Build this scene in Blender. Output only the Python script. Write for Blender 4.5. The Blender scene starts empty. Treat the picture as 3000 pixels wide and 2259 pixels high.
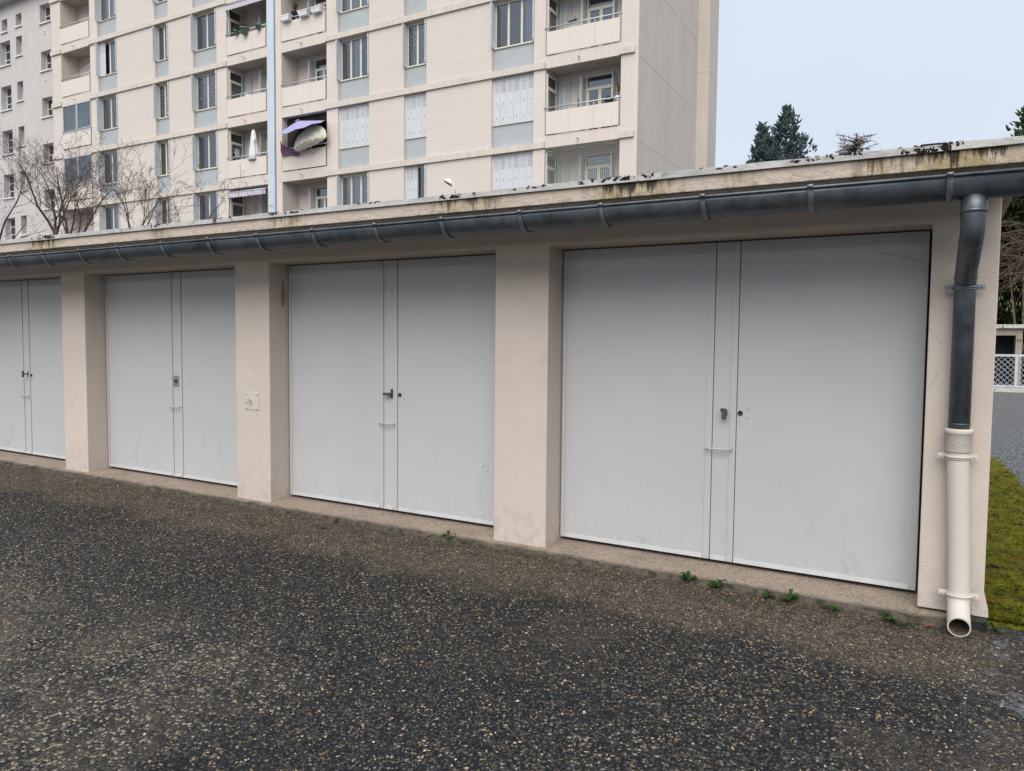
import bpy, math, random
from mathutils import Vector, Matrix, noise
R = math.radians
random.seed(7)
S = bpy.context.scene
COL = S.collection

# ------------------------------------------------------------------ camera
cd = bpy.data.cameras.new('camera')
cd.sensor_fit = 'HORIZONTAL'; cd.sensor_width = 36.0
cd.lens = 36.0*2224.34/3000.0
cd.clip_start = 0.05; cd.clip_end = 2000
cam = bpy.data.objects.new('camera', cd); COL.objects.link(cam)
HC = 1.52
rt = Vector((0.87275272, 0.4880716, 0.00942409)); up = Vector((-0.03677791, 0.04649011, 0.99824148)); fw = Vector((-0.48677519, 0.87156456, -0.05852463))
M = Matrix((rt, up, -fw)).transposed().to_4x4(); M.translation = Vector((0, 0, HC))
cam.matrix_world = M
S.camera = cam

# ------------------------------------------------------------------ overcast sky
w = bpy.data.worlds.new('World'); S.world = w; w.use_nodes = True
nt = w.node_tree; N = nt.nodes; L = nt.links
for n in list(N): N.remove(n)
out = N.new('ShaderNodeOutputWorld'); bg = N.new('ShaderNodeBackground'); bg.inputs[1].default_value = 0.1
sky = N.new('ShaderNodeTexSky'); sky.sky_type = 'NISHITA'; sky.sun_disc = False
sky.sun_elevation = R(44); sky.sun_rotation = R(180-16); sky.dust_density = 3.0; sky.air_density = 1.0
tc = N.new('ShaderNodeTexCoord'); sp = N.new('ShaderNodeSeparateXYZ'); L.new(tc.outputs['Generated'], sp.inputs[0])
mr = N.new('ShaderNodeMapRange'); mr.inputs[1].default_value = 0.42; mr.inputs[2].default_value = 0.95
mr.inputs[3].default_value = 1.0; mr.inputs[4].default_value = 2.3; L.new(sp.outputs[2], mr.inputs[0])
nz = N.new('ShaderNodeTexNoise'); nz.inputs['Scale'].default_value = 1.6; nz.inputs['Detail'].default_value = 3
L.new(tc.outputs['Generated'], nz.inputs['Vector'])
mc = N.new('ShaderNodeMapRange'); mc.inputs[3].default_value = 0.88; mc.inputs[4].default_value = 1.10; L.new(nz.outputs[0], mc.inputs[0])
mu = N.new('ShaderNodeMath'); mu.operation = 'MULTIPLY'; L.new(mr.outputs[0], mu.inputs[0]); L.new(mc.outputs[0], mu.inputs[1])
vs = N.new('ShaderNodeVectorMath'); vs.operation = 'SCALE'; vs.inputs[0].default_value = (3.32, 3.72, 4.22); L.new(mu.outputs[0], vs.inputs['Scale'])
mx = N.new('ShaderNodeMix'); mx.data_type = 'RGBA'; mx.inputs[0].default_value = 0.95
L.new(sky.outputs[0], mx.inputs[6]); L.new(vs.outputs[0], mx.inputs[7])
L.new(mx.outputs[2], bg.inputs[0]); L.new(bg.outputs[0], out.inputs[0])

sd = bpy.data.lights.new('sun', 'SUN'); sd.energy = 1.5; sd.angle = R(55); sd.color = (1.0, 0.935, 0.85)
so = bpy.data.objects.new('sun', sd); COL.objects.link(so)
az, el = R(16), R(44)      # towards the sun: behind the camera
sdir = Vector((math.sin(az)*math.cos(el), -math.cos(az)*math.cos(el), math.sin(el)))
so.rotation_euler = sdir.to_track_quat('Z', 'Y').to_euler(); so.location = (0, -6, 12)

S.view_settings.view_transform = 'Standard'; S.view_settings.look = 'None'
S.view_settings.gamma = 1; S.view_settings.use_curve_mapping = False
S.view_settings.exposure = 1.1
S.cycles.max_bounces = 8; S.cycles.transparent_max_bounces = 16

# ------------------------------------------------------------------ material helpers
class MT:
    """small wrapper for building node materials in world or object space"""
    def __init__(s, name, rough=0.7, spec=0.35, metal=0.0, coords='world'):
        s.m = bpy.data.materials.new(name); s.m.use_nodes = True
        s.t = s.m.node_tree; s.N = s.t.nodes; s.L = s.t.links
        s.b = s.N['Principled BSDF']; s.out = s.N['Material Output']
        s.b.inputs['Roughness'].default_value = rough
        s.b.inputs['Specular IOR Level'].default_value = spec
        s.b.inputs['Metallic'].default_value = metal
        if coords == 'world': s.P = s.N.new('ShaderNodeNewGeometry').outputs['Position']
        else: s.P = s.N.new('ShaderNodeTexCoord').outputs['Object']
    def val(s, v, sock):
        if isinstance(v, (int, float)): sock.default_value = v
        elif isinstance(v, tuple): sock.default_value = v if len(v) == len(sock.default_value) else (v + (1,))
        else: s.L.new(v, sock)
    def scaled(s, sc, loc=(0, 0, 0), rot=(0, 0, 0)):
        n = s.N.new('ShaderNodeMapping'); s.L.new(s.P, n.inputs[0]); n.inputs[3].default_value = sc; n.inputs[1].default_value = loc; n.inputs[2].default_value = rot
        return n.outputs[0]
    def noise(s, scale, detail=4, vec=None, rough=0.6, dist=0):
        n = s.N.new('ShaderNodeTexNoise'); s.L.new(vec or s.P, n.inputs[0])
        n.inputs['Scale'].default_value = scale; n.inputs['Detail'].default_value = detail; n.inputs['Roughness'].default_value = rough; n.inputs['Distortion'].default_value = dist
        return n.outputs[0]
    def vor(s, scale, vec=None, feature='F1', rnd=1.0):
        n = s.N.new('ShaderNodeTexVoronoi'); n.feature = feature; s.L.new(vec or s.P, n.inputs[0]); n.inputs['Scale'].default_value = scale; n.inputs['Randomness'].default_value = rnd
        return n
    def math(s, op, a, b=0.0, c=None, clamp=False):
        n = s.N.new('ShaderNodeMath'); n.operation = op; n.use_clamp = clamp; s.val(a, n.inputs[0]); s.val(b, n.inputs[1])
        if c is not None: s.val(c, n.inputs[2])
        return n.outputs[0]
    def rng(s, v, a, b, c=0.0, d=1.0, smooth=False):
        n = s.N.new('ShaderNodeMapRange'); s.val(v, n.inputs[0])
        if smooth: n.interpolation_type = 'SMOOTHSTEP'
        for i, q in enumerate((a, b, c, d)): s.val(q, n.inputs[i+1])
        return n.outputs[0]
    def mix(s, f, a, b, mode='MIX'):
        n = s.N.new('ShaderNodeMix'); n.data_type = 'RGBA'; n.blend_type = mode
        s.val(f, n.inputs[0]); s.val(a, n.inputs[6]); s.val(b, n.inputs[7]); return n.outputs[2]
    def ramp(s, v, stops, const=False):
        n = s.N.new('ShaderNodeValToRGB'); s.val(v, n.inputs[0]); r = n.color_ramp
        if const: r.interpolation = 'CONSTANT'
        while len(r.elements) < len(stops): r.elements.new(0.5)
        for e, (p, c) in zip(r.elements, stops): e.position = p; e.color = c + (1,)
        return n.outputs[0]
    def xyz(s):
        n = s.N.new('ShaderNodeSeparateXYZ'); s.L.new(s.P, n.inputs[0]); return n.outputs
    def col(s, c): s.val(c, s.b.inputs['Base Color']); return s
    def rough(s, c): s.val(c, s.b.inputs['Roughness']); return s
    def bump(s, h, strength=0.3, dist=0.01):
        n = s.N.new('ShaderNodeBump'); n.inputs['Strength'].default_value = strength; n.inputs['Distance'].default_value = dist
        s.L.new(h, n.inputs['Height'])
        prev = s.b.inputs['Normal']
        if prev.is_linked: s.L.new(prev.links[0].from_socket, n.inputs['Normal'])
        s.L.new(n.outputs[0], s.b.inputs['Normal']); return s
    def alpha(s, f, keep=None):
        tr = s.N.new('ShaderNodeBsdfTransparent'); mxs = s.N.new('ShaderNodeMixShader'); s.val(f, mxs.inputs[0])
        s.L.new(tr.outputs[0], mxs.inputs[1]); s.L.new(s.b.outputs[0], mxs.inputs[2]); s.L.new(mxs.outputs[0], s.out.inputs[0]); return s

def simple(name, c, rough=0.7, spec=0.3, metal=0.0, var=0.12, vs=3.0, bump=0.0, bs=60, coords='world'):
    m = MT(name, rough, spec, metal, coords)
    n = m.noise(vs, 5)
    m.col(m.mix(m.rng(n, 0.3, 0.7), tuple(x*(1-var) for x in c), tuple(min(1, x*(1+var)) for x in c)))
    if bump: m.bump(m.noise(bs, 5), bump, 0.01)
    return m.m

def mul(c, k): return tuple(x*k for x in c)
WALL = (0.545, 0.472, 0.418)

def m_plaster(name, c, rough_amp=0.35, scale=70, dirt=0.0):
    m = MT(name, 0.85, 0.2)
    big = m.noise(1.1, 5); med = m.noise(9, 5)
    a = m.mix(m.rng(big, 0.3, 0.7), mul(c, 0.93), mul(c, 1.04))
    a = m.mix(m.rng(med, 0.35, 0.75, 0, 0.35), a, mul(c, 0.86))
    z = m.xyz()[2]
    if dirt:
        d = m.math('MULTIPLY', m.rng(z, 0.02, 0.45, 1, 0), m.rng(m.noise(14, 6), 0.42, 0.7), clamp=True)
        a = m.mix(m.math('MULTIPLY', d, dirt), a, mul(c, 0.55))
        nn = m.N.new('ShaderNodeTexNoise'); nn.inputs['Scale'].default_value = 6; nn.inputs['Detail'].default_value = 5; m.L.new(m.P, nn.inputs[0])
        wv = m.N.new('ShaderNodeVectorMath'); wv.operation = 'MULTIPLY_ADD'; m.L.new(nn.outputs[1], wv.inputs[0]); wv.inputs[1].default_value = (.22, .22, .22); m.L.new(m.P, wv.inputs[2])
        cr = m.vor(1.9, wv.outputs[0], 'DISTANCE_TO_EDGE')
        ck = m.math('MULTIPLY', m.rng(cr.outputs[0], 0.0, 0.007, 1, 0), m.rng(m.noise(1.6, 2), 0.56, 0.62), clamp=True)
        a = m.mix(m.math('MULTIPLY', ck, 0.35), a, mul(c, 0.35))
    m.col(a)
    lump = m.math('MULTIPLY', m.noise(scale, 6, rough=0.65), m.rng(m.noise(2.5, 2), 0.35, 0.7, 0.5, 1.4))
    m.bump(lump, rough_amp, 0.012)
    return m.m
M_wall = m_plaster('garage_plaster', WALL, 0.38, 80, 0.6)
M_facwall = m_plaster('facade_paint', (0.60, 0.54, 0.495), 0.1, 40)
M_side = MT('weathered_side_plaster', 0.9, 0.1)
_n = M_side.noise(1.0, 7, M_side.scaled((1.0, 1.0, 0.35)), 0.7)
_f = M_side.noise(14, 6, M_side.scaled((1, 1, 0.5)), 0.7)
M_side.col(M_side.mix(M_side.rng(_f, 0.3, 0.7, 0.15, 0.6), M_side.mix(M_side.rng(_n, 0.35, 0.65), (0.53, 0.47, 0.42), (0.63, 0.56, 0.505)), (0.45, 0.405, 0.36))).bump(_f, 0.5, 0.03)
M_side = M_side.m
M_grey_bld = m_plaster('pale_grey_render', (0.50, 0.475, 0.465), 0.5, 9)

def m_brick():
    m = MT('painted_brick', 0.8, 0.2)
    s = m.xyz(); cmb = m.N.new('ShaderNodeCombineXYZ'); m.L.new(m.math('ADD', s[0], s[1]), cmb.inputs[0]); m.L.new(s[2], cmb.inputs[1])
    b = m.N.new('ShaderNodeTexBrick'); m.L.new(cmb.outputs[0], b.inputs[0]); b.inputs['Scale'].default_value = 1
    b.inputs['Brick Width'].default_value = 0.5; b.inputs['Row Height'].default_value = 0.078; b.inputs['Mortar Size'].default_value = 0.009; b.inputs['Mortar Smooth'].default_value = 0.6
    c = (0.60, 0.54, 0.50)
    b.inputs['Color1'].default_value = mul(c, 1.0)+(1,); b.inputs['Color2'].default_value = mul(c, 0.955)+(1,); b.inputs['Mortar'].default_value = mul(c, 0.91)+(1,)
    a = m.mix(m.rng(m.noise(1.5, 4), 0.3, 0.7, 0, 0.5), b.outputs[0], mul(c, 0.93), 'MIX')
    m.col(a); h = m.math('SUBTRACT', m.math('MULTIPLY', m.noise(11, 4, m.scaled((0.5, 1, 3))), 0.7), b.outputs['Fac'])
    m.bump(h, 0.45, 0.010); return m.m
M_brick = m_brick()

def m_streak(name, c, dark, amt):
    m = MT(name, 0.85, 0.2)
    st = m.noise(1.0, 5, m.scaled((11, 11, 0.6)), 0.7); bl = m.noise(1.2, 3)
    f = m.math('MULTIPLY', m.rng(st, 0.45, 0.75), m.rng(bl, 0.3, 0.65, 0.3, 1.0), clamp=True)
    m.col(m.mix(m.math('MULTIPLY', f, amt), c, dark)).bump(m.noise(30, 4), 0.2, 0.01); return m.m
M_ledge = m_streak('streaked_ledge_paint', (0.57, 0.515, 0.465), (0.30, 0.275, 0.25), 0.75)
M_beam = m_streak('balcony_slab_paint', (0.59, 0.53, 0.485), (0.40, 0.36, 0.325), 0.6)
M_para = m_streak('parapet_panel_paint', (0.62, 0.56, 0.515), (0.52, 0.465, 0.43), 0.6)
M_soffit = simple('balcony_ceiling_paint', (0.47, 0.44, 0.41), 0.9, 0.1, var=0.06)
M_span = simple('grey_spandrel_paint', (0.36, 0.385, 0.40), 0.55, 0.3, var=0.05, vs=2, bump=0.05)
M_cream = simple('cream_frame_paint', (0.60, 0.575, 0.49), 0.5, 0.4, var=0.06)
M_whitef = simple('white_frame_paint', (0.68, 0.68, 0.66), 0.45, 0.4, var=0.04)
M_dark = simple('dark_interior', (0.040, 0.041, 0.044), 0.9, 0.1, var=0.4, vs=1.5)
M_rail = simple('galvanised_rail', (0.50, 0.52, 0.53), 0.4, 0.5, 0.3, var=0.08, vs=20)
M_alu = simple('aluminium_glazing_frame', (0.47, 0.49, 0.52), 0.4, 0.5, 0.2, var=0.05)
M_duct = simple('pale_blue_metal_duct', (0.56, 0.63, 0.71), 0.35, 0.5, 0.35, var=0.06, vs=1)

def m_shutter():
    m = MT('grey_shutter_paint', 0.5, 0.35)
    c = (0.54, 0.555, 0.575)
    z = m.xyz()[2]
    m.col(m.mix(m.rng(m.noise(3, 4), 0.35, 0.7, 0, 0.6), c, mul(c, 0.88)))
    return m.m
M_shut = m_shutter()
M_shutd = simple('shutter_slot_shadow', (0.22, 0.225, 0.235), 0.8, 0.1)

def m_glass(name, tint=(0.75, 0.78, 0.8), tr=0.75):
    m = MT(name, 0.03, 0.5)
    gl = m.N.new('ShaderNodeBsdfGlossy'); gl.inputs['Roughness'].default_value = 0.03; gl.inputs[0].default_value = (0.8, 0.85, 0.9, 1)
    tp = m.N.new('ShaderNodeBsdfTransparent'); tp.inputs[0].default_value = tint + (1,)
    fr = m.N.new('ShaderNodeFresnel'); fr.inputs[0].default_value = 1.5
    n = m.N.new('ShaderNodeBump'); n.inputs['Strength'].default_value = 0.05; n.inputs['Distance'].default_value = 0.02; m.L.new(m.noise(1.5, 2), n.inputs['Height'])
    m.L.new(n.outputs[0], gl.inputs['Normal'])
    f = m.math('ADD', m.math('MULTIPLY', fr.outputs[0], 1.1), 0.17, clamp=True)
    mxs = m.N.new('ShaderNodeMixShader'); m.L.new(f, mxs.inputs[0]); m.L.new(tp.outputs[0], mxs.inputs[1]); m.L.new(gl.outputs[0], mxs.inputs[2]); m.L.new(mxs.outputs[0], m.out.inputs[0])
    m.N.remove(m.b)
    return m.m
M_glass = m_glass('window_glass')

def m_curtain(name, c, lace):
    m = MT(name, 0.9, 0.1)
    fold = m.N.new('ShaderNodeTexWave'); fold.wave_type = 'BANDS'; fold.bands_direction = 'X'; fold.inputs['Scale'].default_value = 3.2; fold.inputs['Distortion'].default_value = 2.0; fold.inputs['Detail'].default_value = 2
    m.L.new(m.P, fold.inputs[0])
    m.col(m.mix(fold.outputs[1], mul(c, 0.8), c)); m.bump(fold.outputs[1], 0.8, 0.03)
    if lace == 1:
        v = m.vor(13, m.scaled((1, 1, 0.8))); v2 = m.vor(38)
        f = m.math('ADD', m.rng(v.outputs[0], 0.30, 0.44, 0.85, 0.12), m.rng(v2.outputs[0], 0.3, 0.5, 0.2, 0.0), clamp=True); m.alpha(f)
    elif lace == 2:
        w = m.N.new('ShaderNodeTexWave'); w.bands_direction = 'Z'; w.inputs['Scale'].default_value = 5.5; w.inputs['Distortion'].default_value = 1.0; m.L.new(m.P, w.inputs[0])
        m.alpha(m.rng(w.outputs[1], 0.3, 0.8, 0.35, 0.85))
    else:
        m.alpha(m.rng(fold.outputs[1], 0.1, 0.9, 0.5, 0.9))
    return m.m
M_lace = m_curtain('white_lace_curtain', (0.7, 0.72, 0.74), 1)
M_net = m_curtain('banded_net_curtain', (0.6, 0.62, 0.64), 2)
M_sheer = m_curtain('sheer_curtain', (0.52, 0.56, 0.60), 0)
M_brownc = simple('brown_curtain', (0.16, 0.11, 0.06), 0.9, 0.1)

def m_door():
    m = MT('pale_grey_door_paint', 0.42, 0.35)
    c = (0.445, 0.447, 0.455)
    big = m.noise(0.9, 3); a = m.mix(m.rng(big, 0.35, 0.65), mul(c, 0.965), mul(c, 1.025))
    z = m.xyz()[2]
    smudge = m.math('MULTIPLY', m.rng(m.noise(1.0, 5, m.scaled((7, 7, 3), rot=(0, 0.5, 0)), 0.7), 0.56, 0.72), m.rng(z, 0.1, 0.9, 0.38, 0.0), clamp=True)
    a = m.mix(smudge, a, (0.24, 0.235, 0.23))
    low = m.math('MULTIPLY', m.rng(m.noise(30, 5), 0.45, 0.75), m.rng(z, 0.08, 0.30, 0.35, 0.0), clamp=True)
    a = m.mix(low, a, (0.26, 0.25, 0.24))
    sp = m.vor(5.5); spk = m.math('MULTIPLY', m.rng(sp.outputs[0], 0.012, 0.02, 1, 0), m.rng(m.noise(2.7, 1), 0.5, 0.55), clamp=True)
    a = m.mix(spk, a, (0.06, 0.05, 0.045))
    sc = m.math('MULTIPLY', m.rng(m.noise(1.0, 3, m.scaled((0.8, 0.8, 26), rot=(0, 0.25, 0)), 0.5), 0.66, 0.72), m.rng(m.noise(1.9, 2), 0.58, 0.68), clamp=True)
    a = m.mix(m.math('MULTIPLY', sc, 0.25), a, (0.3, 0.3, 0.3))
    m.col(a); m.rough(m.rng(m.noise(5, 4), 0.3, 0.7, 0.36, 0.5))
    m.bump(m.noise(0.8, 2), 0.25, 0.02); m.bump(m.noise(220, 3), 0.06, 0.002); return m.m
M_door = m_door()
M_black = simple('black_plastic', (0.018, 0.018, 0.02), 0.45, 0.4, var=0.2, vs=60)
M_hgrey = simple('dark_grey_handle', (0.06, 0.063, 0.068), 0.5, 0.4, var=0.15, vs=60)
M_steel = simple('brushed_steel_plate', (0.30, 0.31, 0.315), 0.4, 0.5, 0.6, var=0.1, vs=40)

def m_zinc():
    m = MT('dark_zinc', 0.42, 0.5, 0.55)
    a = m.mix(m.rng(m.noise(4.5, 5, rough=0.7), 0.3, 0.7), (0.055, 0.065, 0.075), (0.145, 0.170, 0.195))
    st = m.rng(m.noise(1, 5, m.scaled((22, 22, 1.6)), .7), 0.5, 0.72, 0, 0.75); a = m.mix(m.rng(m.noise(28, 5, rough=.75), .55, .7, 0, .5), a, (.028, .028, .027))
    m.col(m.mix(st, a, (0.13, 0.15, 0.16))); m.rough(m.rng(m.noise(9, 4), 0.3, 0.7, 0.34, 0.58)); m.bump(m.noise(12, 3), 0.08, 0.01); return m.m
M_zinc = m_zinc()
M_zincl = simple('lighter_zinc_bracket', (0.18, 0.205, 0.23), 0.45, 0.5, 0.5, var=0.2, vs=14)
M_iron = m_plaster('cream_painted_iron', (0.54, 0.49, 0.435), 0.12, 120)

def m_fascia():
    m = MT('stained_fascia_plaster', 0.9, 0.15)
    c = (0.55, 0.465, 0.395); x, y, z = m.xyz()
    zone = None
    for (cx, wd, k) in ((-7.6, .28, 1.), (-5.9, .12, .5), (-4.4, .18, .5), (-2.75, .26, .85), (-1.6, .25, 1.05), (-0.98, .10, .4), (-0.28, .12, .75), (0.12, .28, 1.2), (-9.6, .3, 1.)):
        g = m.math('MULTIPLY', m.rng(m.math('ABSOLUTE', m.math('SUBTRACT', x, cx)), wd*0.4, wd*1.5, 1, 0, True), k)
        zone = g if zone is None else m.math('MAXIMUM', zone, g)
    st = m.noise(1.0, 6, m.scaled((24, 24, 3.0)), 0.72)
    drip = m.rng(m.math('ADD', st, m.rng(z, 2.37, 2.455, -0.06, 0.10)), 0.50, 0.62)
    f = m.math('MULTIPLY', drip, zone, clamp=True)
    a = m.mix(m.rng(m.noise(7, 5), 0.35, 0.7, 0, 0.6), c, mul(c, 0.8))
    och = m.math('MULTIPLY', zone, m.rng(m.noise(11, 6, rough=0.7), 0.35, 0.6), clamp=True)
    a = m.mix(m.math('MULTIPLY', och, 0.8), a, (0.36, 0.28, 0.13))
    gr = m.math('MULTIPLY', m.rng(z, 2.37, 2.40, 1, 0), m.rng(m.noise(16, 5), 0.5, 0.65), clamp=True)
    a = m.mix(m.math('MULTIPLY', gr, 0.7), a, (0.12, 0.13, 0.05))
    a = m.mix(m.math('MULTIPLY', f, 0.92), a, (0.028, 0.028, 0.018))
    m.col(a); m.bump(m.noise(26, 7, rough=0.7), 0.9, 0.02); return m.m
M_fascia = m_fascia()

def m_coping():
    m = MT('weathered_coping', 0.85, 0.2)
    a = m.mix(m.rng(m.noise(6, 7, m.scaled((1, 1, 3)), rough=0.75), 0.3, 0.7), (0.34, 0.335, 0.325), (0.56, 0.55, 0.53))
    bl = m.rng(m.noise(1, 5, m.scaled((15, 15, 9)), rough=0.6), 0.58, 0.62); zone = m.rng(m.noise(1.1, 3), 0.46, 0.56)
    a = m.mix(m.math('MULTIPLY', bl, zone), a, (0.03, 0.024, 0.025))
    m.col(a); m.bump(m.noise(30, 6), 0.6, 0.012); return m.m
M_coping = m_coping()
M_moss_dk = simple('dark_roof_moss', (0.030, 0.022, 0.022), 1.0, 0.05, var=0.4, vs=80, bump=1.0, bs=150)
M_concrete = MT('granular_threshold_concrete', 0.85, 0.25)
def _conc(m):
    v = m.vor(150); n = m.noise(6, 6)
    a = m.mix(m.rng(n, 0.3, 0.7), (0.36, 0.285, 0.225), (0.25, 0.205, 0.165))
    a = m.mix(m.math('MULTIPLY', m.rng(v.outputs[1], 0.15, 0.3, 1, 0), 0.55), a, (0.52, 0.45, 0.37))
    a = m.mix(m.rng(m.noise(60, 5), 0.5, 0.65, 0, 0.7), a, (0.12, 0.10, 0.085))
    y = m.xyz()[1]; z = m.xyz()[2]
    e = m.math('MULTIPLY', m.rng(m.math('ADD', y, m.math('MULTIPLY', m.noise(9, 5), 0.12)), 4.74, 4.80, 1, 0), 0.95, clamp=True)
    a = m.mix(e, a, m.mix(m.rng(m.noise(18, 5), 0.45, 0.6), (0.085, 0.072, 0.056), (0.022, 0.022, 0.015)))
    m.col(a); m.bump(m.math('SUBTRACT', m.noise(45, 6), m.math('MULTIPLY', v.outputs[0], 0.6)), 0.9, 0.01)
_conc(M_concrete); M_concrete = M_concrete.m
M_plinth = simple('bitumen_plinth', (0.012, 0.012, 0.012), 0.6, 0.4, var=0.4, vs=20, bump=0.4, bs=40)

# ------------------------------------------------------------------ mesh helpers
class MB:
    def __init__(s): s.v = []; s.f = []; s.sm = []
    def face(s, pts, smooth=False):
        b = len(s.v); s.v += [tuple(p) for p in pts]; s.f.append(tuple(range(b, b+len(pts)))); s.sm.append(smooth)
    def box(s, x0, x1, y0, y1, z0, z1):
        b = len(s.v)
        s.v += [(x0,y0,z0),(x1,y0,z0),(x1,y1,z0),(x0,y1,z0),(x0,y0,z1),(x1,y0,z1),(x1,y1,z1),(x0,y1,z1)]
        for q in ((0,3,2,1),(4,5,6,7),(0,1,5,4),(1,2,6,5),(2,3,7,6),(3,0,4,7)): s.f.append(tuple(b+i for i in q)); s.sm.append(False)
        return s
    def obox(s, c, ax, ay, az):
        """box by centre and three half-axis vectors"""
        c = Vector(c); b = len(s.v)
        for k in (-1, 1):
            for (i, j) in ((-1,-1),(1,-1),(1,1),(-1,1)): s.v.append(tuple(c+ax*i+ay*j+az*k))
        for q in ((0,3,2,1),(4,5,6,7),(0,1,5,4),(1,2,6,5),(2,3,7,6),(3,0,4,7)): s.f.append(tuple(b+i for i in q)); s.sm.append(False)
    def tube(s, pts, rad, n=10, caps=True, smooth=True):
        pts = [Vector(p) for p in pts]
        if isinstance(rad, (int, float)): rad = [rad]*len(pts)
        ref = None; rings = []
        for i, p in enumerate(pts):
            t = (pts[min(i+1, len(pts)-1)] - pts[max(i-1, 0)]).normalized()
            if ref is None:
                ref = Vector((0, 0, 1)) if abs(t.z) < 0.9 else Vector((1, 0, 0))
            u = (ref - t*ref.dot(t))
            u = u.normalized() if u.length > 1e-6 else t.orthogonal().normalized()
            ref = u; vv = t.cross(u); b = len(s.v); rings.append(b)
            for k in range(n):
                a = 2*math.pi*k/n; s.v.append(tuple(p+(u*math.cos(a)+vv*math.sin(a))*rad[i]))
        for a, b in zip(rings, rings[1:]):
            for k in range(n): s.f.append((a+k, a+(k+1)%n, b+(k+1)%n, b+k)); s.sm.append(smooth)
        if caps:
            s.f.append(tuple(rings[0]+k for k in reversed(range(n)))); s.sm.append(False)
            s.f.append(tuple(rings[-1]+k for k in range(n))); s.sm.append(False)
        return s
    def lathe(s, prof, c, n=20, axis=Vector((0, 0, 1)), smooth=True):
        axis = axis.normalized(); u = axis.orthogonal().normalized(); vv = axis.cross(u); c = Vector(c); rings = []
        for (r, h) in prof:
            rings.append(len(s.v))
            for k in range(n):
                a = 2*math.pi*k/n; s.v.append(tuple(c+axis*h+(u*math.cos(a)+vv*math.sin(a))*r))
        for a, b in zip(rings, rings[1:]):
            for k in range(n): s.f.append((a+k, a+(k+1)%n, b+(k+1)%n, b+k)); s.sm.append(smooth)
        return s
    def build(s, name, mat, parent=None, bevel=0.0, label=None):
        org = Vector(parent['org']) if parent is not None and 'org' in parent else Vector((0, 0, 0))
        me = bpy.data.meshes.new(name); me.from_pydata([tuple(Vector(v)-org) for v in s.v], [], s.f)
        me.materials.append(mat); me.polygons.foreach_set('use_smooth', s.sm); me.update()
        o = bpy.data.objects.new(name, me); COL.objects.link(o)
        if parent is not None:
            o.parent = parent; o['org'] = tuple(org)
        if bevel:
            bm = o.modifiers.new('bevel', 'BEVEL'); bm.width = bevel; bm.segments = 2; bm.limit_method = 'ANGLE'
        if label: o['label'] = label
        return o
def tag(o, label=None, cat=None, group=None, kind=None):
    for k, v in (('label', label), ('category', cat), ('group', group), ('kind', kind)):
        if v: o[k] = v
    return o
def thing(name, loc, label, cat, group=None):
    o = bpy.data.objects.new(name, None); COL.objects.link(o); o.location = loc; o['org'] = tuple(loc); o.empty_display_size = 0.2
    return tag(o, label, cat, group)
def solo(mb, name, mat, loc, label, cat, group=None, kind=None):
    """a top-level thing that is one mesh, with its origin at its base"""
    org = Vector(loc); mb.v = [tuple(Vector(v)-org) for v in mb.v]
    o = mb.build(name, mat); o.location = loc
    return tag(o, label, cat, group, kind)

def gz(x, y=0):
    """height of the yard: it falls very slightly to the right"""
    return -0.0068*max(-14.0, min(2.0, x))

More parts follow.
